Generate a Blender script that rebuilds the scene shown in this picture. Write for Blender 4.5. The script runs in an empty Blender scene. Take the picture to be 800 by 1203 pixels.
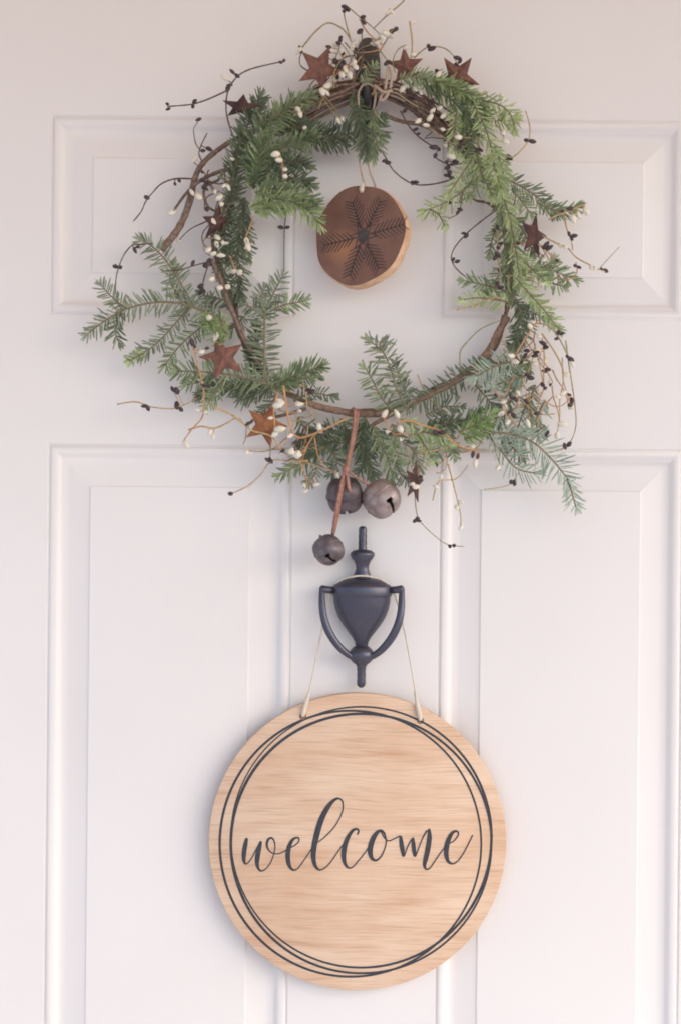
import bpy, bmesh, math, random
from mathutils import Vector, Matrix
random.seed(11)
R = math.radians
scene = bpy.context.scene
COL = scene.collection

# ------------------------------------------------------------------ camera
D = 1.7                      # lens to door face, metres
Z0 = 1.45                    # height of the lens above the porch floor
TH = 0.0096                  # the camera was held very slightly rolled
cam_d = bpy.data.cameras.new('camera')
cam = bpy.data.objects.new('camera', cam_d); COL.objects.link(cam)
cam_d.sensor_fit = 'VERTICAL'; cam_d.sensor_height = 36.0; cam_d.sensor_width = 24.0
cam_d.lens = 36.0 * D / 1.203
cam_d.clip_end = 200.0; cam_d.clip_start = 0.05
cam_d.dof.use_dof = True; cam_d.dof.focus_distance = D - 0.02; cam_d.dof.aperture_fstop = 1.5
ct, st_ = math.cos(TH), math.sin(TH)
cam.matrix_world = Matrix(((ct, -st_, 0, 0), (0, 0, -1, -D), (st_, ct, 0, Z0), (0, 0, 0, 1)))
scene.camera = cam

# ------------------------------------------------------------------ light
SUN_AZ = Vector((0.80, -0.60, 0.0)).normalized()
SUN_EL = R(32)
sun_dir = Vector((SUN_AZ.x * math.cos(SUN_EL), SUN_AZ.y * math.cos(SUN_EL), math.sin(SUN_EL)))
world = bpy.data.worlds.new('World'); scene.world = world; world.use_nodes = True
nt = world.node_tree; nt.nodes.clear()
sky = nt.nodes.new('ShaderNodeTexSky'); sky.sky_type = 'NISHITA'; sky.sun_disc = False
sky.sun_elevation = SUN_EL; sky.sun_rotation = math.atan2(SUN_AZ.x, SUN_AZ.y)
sky.dust_density = 1.42; sky.air_density = 1.0; sky.ozone_density = 1.0
bg = nt.nodes.new('ShaderNodeBackground'); bg.inputs['Strength'].default_value = 0.15
wo = nt.nodes.new('ShaderNodeOutputWorld')
nt.links.new(sky.outputs[0], bg.inputs['Color']); nt.links.new(bg.outputs[0], wo.inputs['Surface'])
sl = bpy.data.lights.new('sun', 'SUN'); sl.energy = 0.5; sl.angle = R(60); sl.color = (1.0, 0.985, 0.975)
so = bpy.data.objects.new('sun', sl); COL.objects.link(so)
so.rotation_euler = (-sun_dir).to_track_quat('-Z', 'Y').to_euler(); so.location = (3, -3, 3)
scene.view_settings.view_transform = 'Standard'
scene.view_settings.look = 'None'
scene.view_settings.exposure = 0.92
scene.view_settings.gamma = 1.0
scene.view_settings.use_curve_mapping = False
scene.cycles.filter_width = 1.75
scene.cycles.max_bounces = 8; scene.cycles.diffuse_bounces = 5

# ------------------------------------------------------------------ helpers
def W(px, py, h=0.0):
    """where the sight line of a point of the photo meets the plane h metres in front of the door"""
    u = (px - 400.0) / 1000.0; v = (601.5 - py) / 1000.0
    k = (D - h) / D
    return Vector(((u * ct - v * st_) * k, -h, Z0 + (u * st_ + v * ct) * k))

def node_mat(name, rough=0.5, spec=0.5, metal=0.0):
    m = bpy.data.materials.new(name); m.use_nodes = True
    n = m.node_tree.nodes; b = n['Principled BSDF']
    b.inputs['Roughness'].default_value = rough
    b.inputs['Specular IOR Level'].default_value = spec
    b.inputs['Metallic'].default_value = metal
    return m, m.node_tree, b

def add(nt_, kind, **kw):
    n = nt_.nodes.new(kind)
    for k, v in kw.items(): setattr(n, k, v)
    return n

def mottled(name, c1, c2, scale, rough=0.5, bump=0.0, stretch=(1, 1, 1), metal=0.0, spec=0.5, detail=5.0, lo=0.35, hi=0.65, rough2=None, c3=None):
    m, t, b = node_mat(name, rough, spec, metal)
    tc = add(t, 'ShaderNodeTexCoord'); mp = add(t, 'ShaderNodeMapping'); mp.inputs['Scale'].default_value = stretch
    nz = add(t, 'ShaderNodeTexNoise'); nz.inputs['Scale'].default_value = scale; nz.inputs['Detail'].default_value = detail
    cr = add(t, 'ShaderNodeValToRGB')
    e = cr.color_ramp.elements; e[0].position = lo; e[0].color = (*c1, 1); e[1].position = hi; e[1].color = (*c2, 1)
    if c3:
        x = e.new(min(0.99, hi + 0.12)); x.color = (*c3, 1)
    t.links.new(tc.outputs['Object'], mp.inputs['Vector']); t.links.new(mp.outputs[0], nz.inputs['Vector'])
    t.links.new(nz.outputs['Fac'], cr.inputs['Fac']); t.links.new(cr.outputs[0], b.inputs['Base Color'])
    if rough2 is not None:
        mr = add(t, 'ShaderNodeMapRange'); mr.inputs['To Min'].default_value = rough; mr.inputs['To Max'].default_value = rough2
        t.links.new(nz.outputs['Fac'], mr.inputs['Value']); t.links.new(mr.outputs[0], b.inputs['Roughness'])
    if bump:
        bp = add(t, 'ShaderNodeBump'); bp.inputs['Strength'].default_value = bump; bp.inputs['Distance'].default_value = 0.001
        t.links.new(nz.outputs['Fac'], bp.inputs['Height']); t.links.new(bp.outputs[0], b.inputs['Normal'])
    return m

def leafy(name, c1, c2, rough=0.5, back=None):
    """needle colour varies from needle to needle; the underside may be silvery"""
    m, t, b = node_mat(name, rough, 0.4)
    at = add(t, 'ShaderNodeAttribute'); at.attribute_name = 'tint'
    mx = add(t, 'ShaderNodeMix'); mx.data_type = 'RGBA'
    mx.inputs['A'].default_value = (*c1, 1); mx.inputs['B'].default_value = (*c2, 1)
    t.links.new(at.outputs['Fac'], mx.inputs['Factor'])
    t.links.new(mx.outputs['Result'], b.inputs['Base Color'])
    tr = add(t, 'ShaderNodeBsdfTranslucent'); t.links.new(mx.outputs['Result'], tr.inputs['Color'])
    ms = add(t, 'ShaderNodeMixShader'); ms.inputs[0].default_value = 0.25
    t.links.new(b.outputs[0], ms.inputs[1]); t.links.new(tr.outputs[0], ms.inputs[2])
    t.links.new(ms.outputs[0], t.nodes['Material Output'].inputs['Surface'])
    return m

def mesh_obj(name, verts, faces, mat, parent=None, smooth=True, tint=None):
    me = bpy.data.meshes.new(name)
    me.from_pydata([tuple(v) for v in verts], [], faces); me.update()
    if mat: me.materials.append(mat)
    if smooth: me.polygons.foreach_set('use_smooth', [True] * len(me.polygons))
    if tint is not None:
        a = me.attributes.new('tint', 'FLOAT', 'POINT'); a.data.foreach_set('value', tint)
    o = bpy.data.objects.new(name, me); COL.objects.link(o)
    if parent:
        o.parent = parent
        o.matrix_parent_inverse = parent_inv(parent)
    return o

def parent_inv(p):
    m = p.matrix_basis.copy()
    while p.parent:
        p = p.parent
        m = p.matrix_basis @ m if False else m
    return Matrix.Identity(4)

# every thing's parts are written in world coordinates relative to the thing's base
BASE = {}
def thing(name, label, cat, loc, group=None):
    o = bpy.data.objects.new(name, None); COL.objects.link(o); o.location = loc
    o.empty_display_size = 0.02
    o['label'] = label; o['category'] = cat
    if group: o['group'] = group
    return o
def base(o):
    b = Vector(o.location)
    while o.parent:
        o = o.parent; b = b + Vector(o.location)
    return b
def part(name, verts, faces, mat, parent, smooth=True, tint=None):
    b = base(parent)
    return mesh_obj(name, [Vector(v) - b for v in verts], faces, mat, parent, smooth, tint)

def shade_auto(o, ang=35):
    bm = bmesh.new(); bm.from_mesh(o.data)
    for e in bm.edges:
        if len(e.link_faces) == 2 and e.calc_face_angle(0) > R(ang): e.smooth = False
    bm.to_mesh(o.data); bm.free()

def catmull(pts, step):
    """smooth a polyline; every point carries a Vector and a float"""
    P = [pts[0]] + list(pts) + [pts[-1]]
    out = []
    for i in range(1, len(P) - 2):
        a, b, c, d = P[i - 1], P[i], P[i + 1], P[i + 2]
        n = max(1, int((c[0] - b[0]).length / step))
        for k in range(n):
            t = k / n; t2 = t * t; t3 = t2 * t
            q = 0.5 * ((2 * b[0]) + (c[0] - a[0]) * t + (2 * a[0] - 5 * b[0] + 4 * c[0] - d[0]) * t2 + (3 * b[0] - a[0] - 3 * c[0] + d[0]) * t3)
            out.append((q, b[1] + (c[1] - b[1]) * t))
    out.append(P[-2])
    return out

def tube_geo(path, sides=6, V=None, F=None, knobs=0.0):
    V = [] if V is None else V; F = [] if F is None else F
    n = len(path); prev = None; off = len(V)
    for i, (p, r) in enumerate(path):
        t = (path[min(i + 1, n - 1)][0] - path[max(i - 1, 0)][0])
        t = t.normalized() if t.length > 1e-9 else Vector((0, 0, 1))
        if prev is None:
            a = Vector((0, -1, 0)) if abs(t.y) < 0.9 else Vector((1, 0, 0))
            prev = (a - t * a.dot(t)).normalized()
        else:
            q = prev - t * prev.dot(t)
            prev = q.normalized() if q.length > 1e-6 else prev
        b = t.cross(prev)
        rr = r * (1 + knobs * random.uniform(-1, 1))
        for k in range(sides):
            an = 2 * math.pi * k / sides
            V.append(p + (prev * math.cos(an) + b * math.sin(an)) * rr)
    for i in range(n - 1):
        for k in range(sides):
            a = off + i * sides + k; b2 = off + i * sides + (k + 1) % sides
            F.append((a, b2, b2 + sides, a + sides))
    F.append(tuple(off + k for k in range(sides))[::-1]); F.append(tuple(off + (n - 1) * sides + k for k in range(sides)))
    return V, F

def lathe_geo(prof, c, sides=32, flat=1.0, V=None, F=None):
    """prof = (radius, z) from top to bottom, round the vertical axis at c; flat squashes the depth"""
    V = [] if V is None else V; F = [] if F is None else F
    off = len(V)
    for r, z in prof:
        for k in range(sides):
            a = 2 * math.pi * k / sides
            V.append(Vector((c.x + r * math.cos(a), c.y + r * math.sin(a) * flat, z)))
    for i in range(len(prof) - 1):
        for k in range(sides):
            a = off + i * sides + k; b = off + i * sides + (k + 1) % sides
            F.append((a, a + sides, b + sides, b))
    F.append(tuple(off + k for k in range(sides))); F.append(tuple(off + (len(prof) - 1) * sides + k for k in range(sides))[::-1])
    return V, F

def box_geo(x0, x1, y0, y1, z0, z1, V=None, F=None):
    V = [] if V is None else V; F = [] if F is None else F
    o = len(V)
    for z in (z0, z1):
        for x, y in ((x0, y0), (x1, y0), (x1, y1), (x0, y1)): V.append(Vector((x, y, z)))
    for f in ((0, 3, 2, 1), (4, 5, 6, 7), (0, 1, 5, 4), (1, 2, 6, 5), (2, 3, 7, 6), (3, 0, 4, 7)): F.append(tuple(o + i for i in f))
    return V, F

# ------------------------------------------------------------------ materials
def paint(name, col):
    m, t, b = node_mat(name, 0.42, 0.45)
    tc = add(t, 'ShaderNodeTexCoord')
    mp = add(t, 'ShaderNodeMapping'); mp.inputs['Scale'].default_value = (1, 1, 0.12)
    n1 = add(t, 'ShaderNodeTexNoise'); n1.inputs['Scale'].default_value = 420; n1.inputs['Detail'].default_value = 3
    n2 = add(t, 'ShaderNodeTexNoise'); n2.inputs['Scale'].default_value = 3.2; n2.inputs['Detail'].default_value = 4
    t.links.new(tc.outputs['Object'], mp.inputs[0]); t.links.new(mp.outputs[0], n1.inputs['Vector']); t.links.new(tc.outputs['Object'], n2.inputs['Vector'])
    cr = add(t, 'ShaderNodeValToRGB'); e = cr.color_ramp.elements
    e[0].position = 0.3; e[0].color = (col[0] * .955, col[1] * .95, col[2] * .945, 1); e[1].position = 0.7; e[1].color = (*col, 1)
    t.links.new(n2.outputs['Fac'], cr.inputs['Fac']); t.links.new(cr.outputs[0], b.inputs['Base Color'])
    bp = add(t, 'ShaderNodeBump'); bp.inputs['Strength'].default_value = 0.16; bp.inputs['Distance'].default_value = 0.0006
    t.links.new(n1.outputs['Fac'], bp.inputs['Height']); t.links.new(bp.outputs[0], b.inputs['Normal'])
    return m
M_door = paint('white_door_paint', (0.81, 0.764, 0.738))
M_wall = mottled('white_wall_paint', (0.70, 0.69, 0.68), (0.75, 0.74, 0.73), 8, 0.7)
M_floor = mottled('bounce_tinted_concrete', (0.74, 0.66, 0.62), (0.82, 0.74, 0.70), 6, 0.8)  # pale and pinkish so the bounce offsets the blue sky
M_ground = mottled('bounce_tinted_ground', (0.66, 0.58, 0.54), (0.76, 0.68, 0.64), 0.6, 0.9)  # kept pale and warm to throw light up at the door
M_ceil = mottled('warm_bounce_boards', (0.80, 0.55, 0.37), (0.86, 0.62, 0.44), 4, 0.7)  # orange tint chosen so its bounce warms the door top
M_vine = mottled('brown_vine_bark', (0.13, 0.082, 0.060), (0.28, 0.185, 0.135), 260, 0.75, 0.6)
M_stemdark = mottled('brown_twig_bark', (0.09, 0.055, 0.045), (0.17, 0.11, 0.085), 300, 0.7, 0.3)
M_stemgold = mottled('golden_paper_wire', (0.40, 0.26, 0.12), (0.58, 0.40, 0.21), 300, 0.65, 0.3)
M_stemolive = mottled('olive_paper_wire', (0.27, 0.21, 0.105), (0.42, 0.33, 0.18), 300, 0.65, 0.3)
M_stemorange = mottled('orange_paper_wire', (0.45, 0.22, 0.10), (0.58, 0.32, 0.16), 300, 0.65, 0.3)
M_firstem = mottled('fir_twig_bark', (0.16, 0.13, 0.075), (0.28, 0.22, 0.13), 300, 0.75, 0.4)
M_firwood = mottled('fir_branch_bark', (0.17, 0.10, 0.065), (0.30, 0.19, 0.13), 220, 0.8, 0.7)
M_bdark = mottled('burgundy_black_berry', (0.036, 0.026, 0.029), (0.085, 0.050, 0.052), 120, 0.45, 0.1)
M_bcream = mottled('cream_berry', (0.72, 0.64, 0.50), (0.82, 0.76, 0.64), 120, 0.5, 0.1)
FIR = {
    'dark': leafy('dark_fir_needle', (0.098, 0.132, 0.086), (0.265, 0.315, 0.195)),
    'mid': leafy('green_fir_needle', (0.140, 0.190, 0.100), (0.390, 0.470, 0.250)),
    'light': leafy('light_fir_needle', (0.240, 0.320, 0.135), (0.600, 0.680, 0.360)),
    'bright': leafy('new_growth_needle', (0.170, 0.270, 0.085), (0.380, 0.500, 0.200)),
    'grey': leafy('grey_green_fir_needle', (0.130, 0.162, 0.108), (0.390, 0.430, 0.295)),
    'silver': leafy('silvery_fir_needle', (0.220, 0.300, 0.225), (0.560, 0.640, 0.520)),
}
M_rust = mottled('rusty_tin', (0.130, 0.066, 0.054), (0.260, 0.120, 0.086), 110, 0.75, 0.6, c3=(0.36, 0.165, 0.10), spec=0.25)
M_rust2 = mottled('bright_rusty_tin', (0.24, 0.090, 0.045), (0.42, 0.180, 0.085), 70, 0.75, 0.5, spec=0.25)
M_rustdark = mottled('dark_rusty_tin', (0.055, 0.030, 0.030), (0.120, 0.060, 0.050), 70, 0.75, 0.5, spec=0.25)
M_iron = mottled('dark_slate_iron', (0.066, 0.064, 0.088), (0.090, 0.087, 0.116), 800, 0.26, 0.14, spec=0.7, rough2=0.38, metal=0.55)
M_hook = mottled('black_hook_metal', (0.028, 0.026, 0.024), (0.075, 0.066, 0.060), 90, 0.5, 0.1)
M_twine = mottled('cream_cotton_twine', (0.62, 0.53, 0.42), (0.76, 0.68, 0.57), 900, 0.85, 0.6)
M_twine2 = mottled('tan_jute_twine', (0.36, 0.26, 0.19), (0.54, 0.41, 0.32), 900, 0.85, 0.6)
M_leather = mottled('russet_leather_cord', (0.26, 0.115, 0.080), (0.42, 0.215, 0.155), 250, 0.6, 0.5)
M_ink = mottled('charcoal_paint', (0.026, 0.028, 0.036), (0.044, 0.046, 0.056), 200, 0.55, 0.1)

def wood(name, pale, mid, streak, rough=0.5):
    m, t, b = node_mat(name, rough, 0.35)
    tc = add(t, 'ShaderNodeTexCoord')
    warp = add(t, 'ShaderNodeTexNoise'); warp.inputs['Scale'].default_value = 5.0; warp.inputs['Detail'].default_value = 2
    t.links.new(tc.outputs['Object'], warp.inputs['Vector'])
    vm = add(t, 'ShaderNodeVectorMath'); vm.operation = 'MULTIPLY_ADD'; vm.inputs[1].default_value = (0.05, 0.0, 0.016)
    t.links.new(warp.outputs['Color'], vm.inputs[0]); t.links.new(tc.outputs['Object'], vm.inputs[2])
    def lay(scale, stretch, detail):
        mp = add(t, 'ShaderNodeMapping'); mp.inputs['Scale'].default_value = stretch
        n = add(t, 'ShaderNodeTexNoise'); n.inputs['Scale'].default_value = scale; n.inputs['Detail'].default_value = detail
        t.links.new(vm.outputs[0], mp.inputs[0]); t.links.new(mp.outputs[0], n.inputs['Vector']); return n
    broad = lay(13, (0.7, 1, 1.5), 5)
    grain = lay(26, (0.30, 1, 3.0), 9)
    fine = lay(260, (0.07, 1, 2.4), 6)
    r1 = add(t, 'ShaderNodeValToRGB'); e = r1.color_ramp.elements; e[0].position = .33; e[0].color = (*pale, 1); e[1].position = .68; e[1].color = (*mid, 1)
    t.links.new(broad.outputs['Fac'], r1.inputs['Fac'])
    r2 = add(t, 'ShaderNodeValToRGB'); e = r2.color_ramp.elements; e[0].position = .50; e[0].color = (0, 0, 0, 1); e[1].position = .80; e[1].color = (1, 1, 1, 1)
    t.links.new(grain.outputs['Fac'], r2.inputs['Fac'])
    m1 = add(t, 'ShaderNodeMix'); m1.data_type = 'RGBA'; m1.inputs['B'].default_value = (*streak, 1)
    ml = add(t, 'ShaderNodeMath'); ml.operation = 'MULTIPLY'; ml.inputs[1].default_value = 0.8
    t.links.new(r2.outputs[0], ml.inputs[0]); t.links.new(ml.outputs[0], m1.inputs['Factor']); t.links.new(r1.outputs[0], m1.inputs['A'])
    r3 = add(t, 'ShaderNodeValToRGB'); e = r3.color_ramp.elements; e[0].position = .33; e[0].color = (.74, .68, .62, 1); e[1].position = .52; e[1].color = (1, 1, 1, 1)
    t.links.new(fine.outputs['Fac'], r3.inputs['Fac'])
    m2 = add(t, 'ShaderNodeMix'); m2.data_type = 'RGBA'; m2.blend_type = 'MULTIPLY'; m2.inputs['Factor'].default_value = 0.7
    t.links.new(m1.outputs['Result'], m2.inputs['A']); t.links.new(r3.outputs[0], m2.inputs['B'])
    t.links.new(m2.outputs['Result'], b.inputs['Base Color'])
    bp = add(t, 'ShaderNodeBump'); bp.inputs['Strength'].default_value = 0.12; bp.inputs['Distance'].default_value = 0.0005
    t.links.new(fine.outputs['Fac'], bp.inputs['Height']); t.links.new(bp.outputs[0], b.inputs['Normal'])
    return m
M_wood = wood('pale_birch_ply', (0.76, 0.560, 0.405), (0.67, 0.440, 0.290), (0.56, 0.310, 0.180))
M_holeshade = mottled('painted_hole_shade', (0.20, 0.115, 0.065), (0.30, 0.18, 0.105), 300, 0.8)  # dark tone stands for the shade inside the sign's holes
M_edge = wood('birch_edge', (0.66, 0.45, 0.29), (0.60, 0.38, 0.225), (0.50, 0.29, 0.16))

# ------------------------------------------------------------------ unseen porch and ground, added to bounce and block light on the door
def structure(name, V, F, mat):
    o = mesh_obj(name, V, F, mat, None, False); o['kind'] = 'structure'; return o
structure('unseen_bounce_floor', *box_geo(-4, 4, -2.6, 0.2, -0.145, 0.0), M_floor)  # out of view, added to bounce light up onto the mouldings
structure('unseen_bounce_ground', *box_geo(-120, 120, -240.0, 0.2, -0.30, -0.15), M_ground)  # out of view, wide sheet added for bounce from below
structure('unseen_shade_ceiling', *box_geo(-2.2, 2.2, -1.8, 0.2, 2.48, 2.58), M_ceil)  # out of view, added and sized to block sky over the door

# ------------------------------------------------------------------ the door
DX0, DX1, DZ0, DZ1 = -0.512, 0.570, 0.02, Z0 + 0.63
door = thing('front_door', 'white painted front door with raised rectangular panels, behind the wreath and sign', 'door', (0.03, 0.0, 0.02))
# x ranges and z ranges of the panels, measured from the middle of the photo
PX = [(-0.3437, -0.0565), (0.115, 0.402)]
PZ = [(Z0 + 0.2286, Z0 + 0.4633), (Z0 - 0.70, Z0 + 0.0772), (Z0 - 1.27, Z0 - 0.86)]
xs = [DX0, PX[0][0], PX[0][1], PX[1][0], PX[1][1], DX1]
zs = [DZ0, PZ[2][0], PZ[2][1], PZ[1][0], PZ[1][1], PZ[0][0], PZ[0][1], DZ1]
V, F = [], []
idx = {}
for i, x in enumerate(xs):
    for j, z in enumerate(zs):
        idx[i, j] = len(V); V.append(Vector((x, 0, z)))
for i in range(5):
    for j in range(7):
        if i in (1, 3) and j in (1, 3, 5): continue
        F.append((idx[i, j], idx[i + 1, j], idx[i + 1, j + 1], idx[i, j + 1]))
o4 = len(V)
for x, z in ((DX0, DZ0), (DX1, DZ0), (DX1, DZ1), (DX0, DZ1)): V.append(Vector((x, 0.044, z)))
c4 = (idx[0, 0], idx[5, 0], idx[5, 7], idx[0, 7])
# edges of the slab
bot = [idx[i, 0] for i in range(6)]; top = [idx[i, 7] for i in range(6)]
lef = [idx[0, j] for j in range(8)]; rig = [idx[5, j] for j in range(8)]
F.append(tuple(bot[::-1] + [o4, o4 + 1])); F.append(tuple(top + [o4 + 2, o4 + 3])); F.append(tuple(lef + [o4 + 3, o4])); F.append(tuple(rig[::-1] + [o4 + 1, o4 + 2]))
F.append((o4, o4 + 3, o4 + 2, o4 + 1))
part('door_slab', V, F, M_door, door, smooth=False)

def ring_profile(x0, x1, z0, z1, prof, cap=False):
    V, F = [], []
    for d, h in prof:
        for x, z in ((x0 + d, z0 + d), (x1 - d, z0 + d), (x1 - d, z1 - d), (x0 + d, z1 - d)): V.append(Vector((x, -h, z)))
    for i in range(len(prof) - 1):
        for k in range(4):
            a = i * 4 + k; b = i * 4 + (k + 1) % 4
            F.append((a, b, b + 4, a + 4))
    if cap:
        n = (len(prof) - 1) * 4; F.append((n, n + 1, n + 2, n + 3))
    return V, F
mm = 0.001
MOULD = [(0, 0), (0.8, -1.0), (1.8, -1.6), (2.6, -1.2), (3.4, 0.2), (4.6, 1.0), (6.4, 1.4), (8.2, 1.2), (10, 0.5), (12.5, -1.0), (15, -2.9), (17, -4.4), (18.6, -5.0), (20.2, -5.3), (22, -5.4)]
FIELD = [(22, -5.4), (23.5, -5.4), (26, -5.1), (47.5, -1.7), (49.2, -1.2), (49.8, -0.4), (50.6, 0.0), (52, 0.1)]
for (z0, z1) in PZ:
    for (x0, x1) in PX:
        p = part('door_panel', *ring_profile(x0, x1, z0, z1, [(a * mm, b * mm) for a, b in MOULD]), M_door, door)
        shade_auto(p, 40)
        f = part('raised_field', *ring_profile(x0, x1, z0, z1, [(a * mm, b * mm) for a, b in FIELD], True), M_door, p)
        shade_auto(f, 8)
# wall round the door
V, F = [], []
box_geo(-2.2, DX0 - 0.004, 0.0, 0.12, 0.0, 2.48, V, F); box_geo(DX1 + 0.004, 2.2, 0.0, 0.12, 0.0, 2.48, V, F)
box_geo(DX0 - 0.004, DX1 + 0.004, 0.0, 0.12, DZ1 + 0.004, 2.48, V, F); box_geo(DX0 - 0.004, DX1 + 0.004, 0.06, 0.12, 0.0, DZ1 + 0.004, V, F)
structure('wall', V, F, M_wall)

# ------------------------------------------------------------------ hook that carries the wreath
hk = thing('wreath_hook', 'narrow black metal hook on the door at the top centre of the wreath', 'hook', W(432, 90, 0))
def oval_plate(px, py, rx, ry, h0, h1, n=28, p=2.6):
    V, F = [], []
    for h, s in ((h0, 1.0), (h1 - 0.001, 1.0), (h1, 0.9)):
        for k in range(n):
            a = 2 * math.pi * k / n
            ca, sa = math.cos(a), math.sin(a)
            V.append(W(px + rx * s * math.copysign(abs(ca) ** (2 / p), ca), py + ry * s * math.copysign(abs(sa) ** (2 / p), sa), h))
    for i in range(2):
        for k in range(n):
            F.append((i * n + k, i * n + n + k, i * n + n + (k + 1) % n, i * n + (k + 1) % n))
    F.append(tuple(2 * n + k for k in range(n))[::-1])
    return V, F
pl = part('back_plate', *oval_plate(432, 88, 14.5, 44, 0.0005, 0.006), M_hook, hk)
shade_auto(pl)
pth = catmull([(W(431, 116, .006), .0055), (W(431, 122, .018), .0055), (W(431, 118, .034), .0055), (W(431, 104, .04), .005), (W(431, 96, .041), .004)], .003)
part('hook_arm', *tube_geo(pth, 10), M_hook, hk)

# ------------------------------------------------------------------ the wreath
wr = thing('wreath', 'round winter wreath of fir sprays, brown vines, berries and rusty stars on the door', 'wreath', W(425, 290, 0.0))

def pathpx(pts, h, r0, r1, step=0.004, jit=0.0, hj=0.0):
    n = len(pts); out = []
    for i, p in enumerate(pts):
        hh = p[2] if len(p) > 2 else h
        hh = max(0.003, hh + random.uniform(-hj, hj))
        t = i / max(1, n - 1)
        out.append((W(p[0] + random.uniform(-jit, jit), p[1] + random.uniform(-jit, jit), hh), (r0 + (r1 - r0) * t) * mm))
    return catmull(out, step)

def vine(pts, h, r0, r1, mat=None, jit=0.0, hj=0.0, knobs=0.12):
    return part('vine', *tube_geo(pathpx(pts, h, r0, r1, .004, jit, hj), 7, knobs=knobs), mat or M_vine, wr)

RING = [(270, 220), (285, 172), (318, 137), (360, 120), (400, 107), (435, 99), (470, 106), (500, 125), (530, 150), (555, 182), (575, 217), (588, 250), (596, 290), (598, 330), (594, 370),
        (577, 410), (550, 437), (510, 458), (470, 480), (430, 487), (390, 480), (350, 468), (316, 450), (298, 423), (284, 392), (270, 352), (256, 315), (254, 268)]
for k in range(4):
    ph = random.uniform(0, 6.28); fr = random.choice((3, 4, 5)); am = random.uniform(2, 5)
    s0 = k * 7
    pts = []
    for i in range(len(RING) - 2):
        x, y = RING[(i + s0) % len(RING)]
        d = Vector((x - 425, y - 295)).normalized(); o = am * math.sin(ph + fr * i * 0.45)
        pts.append((x + d.x * o, y + d.y * o, 0.018 + 0.008 * math.cos(ph + fr * i * 0.45)))
    vine(pts, 0.02, 2.4, 1.4, jit=1.5)
for k in range(11):                                              # the bundle of vines at the top
    o = random.uniform(-15, 15); o2 = o + random.uniform(-8, 8)
    s = random.uniform(0, 35); e = random.uniform(0, 40)
    vine([(318 + s, 150 - s * .5 + o), (362, 124 + o2), (402, 108 + o2 * .7), (436, 101 + o * .6), (470, 110 + o2 * .6), (502, 128 + o), (532, 152 + o2), (566 - e, 190 - e + o)],
         random.uniform(.016, .042), random.uniform(1.6, 2.8), 1.2, jit=3, hj=.004)
vine([(286, 158), (262, 172), (241, 189), (230, 207), (222, 240), (210, 268), (190, 294)], .035, 2.8, 4.6, M_vine)
vine([(300, 190), (285, 195), (257, 202), (236, 212), (220, 226), (206, 245)], .038, 3.0, 1.6)
vine([(262, 203), (256, 212), (246, 216), (240, 222), (241, 235), (246, 244), (253, 248)], .04, 1.8, 1.4)
vine([(248, 305), (256, 322), (264, 342), (274, 368), (286, 396), (300, 420), (318, 446)], .040, 3.0, 2.6)
vine([(282, 330), (278, 352), (279, 380), (288, 405), (300, 430)], .03, 2.6, 2.2, M_stemdark)
vine([(596, 372), (584, 392), (574, 412), (548, 438), (510, 461), (471, 478), (440, 486)], .036, 4.2, 4.2, M_firwood)
vine([(446, 486), (420, 486), (395, 482), (372, 477), (360, 472)], .034, 4.2, 3.8, M_firwood)
vine([(470, 482), (450, 492), (432, 502), (410, 512)], .034, 2.6, 1.8, M_firwood)
vine([(360, 480), (340, 486), (322, 490), (300, 492)], .03, 2.4, 1.8)
vine([(360, 500), (382, 512), (410, 516), (440, 508)], .022, 1.8, 1.2, M_stemdark)
vine([(447, 133), (470, 142), (500, 148), (528, 165), (545, 182)], .03, 2.6, 2.2)
vine([(588, 250), (572, 238), (560, 236), (548, 228)], .03, 1.8, 1.4)

def needle(V, F, T, base_, dirv, up, L, w, tint):
    """one fir needle: a short blunt blade with a fold along its middle"""
    d = dirv.normalized(); s = d.cross(up)
    s = s.normalized() if s.length > 1e-6 else Vector((1, 0, 0))
    n = s.cross(d)
    curve = n * (L * random.uniform(-0.10, 0.06))
    o = len(V)
    V += [base_ - s * w * .22, base_ + s * w * .22,
          base_ + d * L * .35 - s * w * .5, base_ + d * L * .35 + n * w * .18, base_ + d * L * .35 + s * w * .5,
          base_ + d * L * .82 - s * w * .42 + curve, base_ + d * L * .82 + n * w * .15 + curve, base_ + d * L * .82 + s * w * .42 + curve,
          base_ + d * L + curve * 1.3]
    F += [(o, o + 3, o + 2), (o, o + 1, o + 3), (o + 1, o + 4, o + 3), (o + 2, o + 3, o + 6, o + 5), (o + 3, o + 4, o + 7, o + 6), (o + 5, o + 6, o + 8), (o + 6, o + 7, o + 8)]
    T += [tint] * 9

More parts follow.
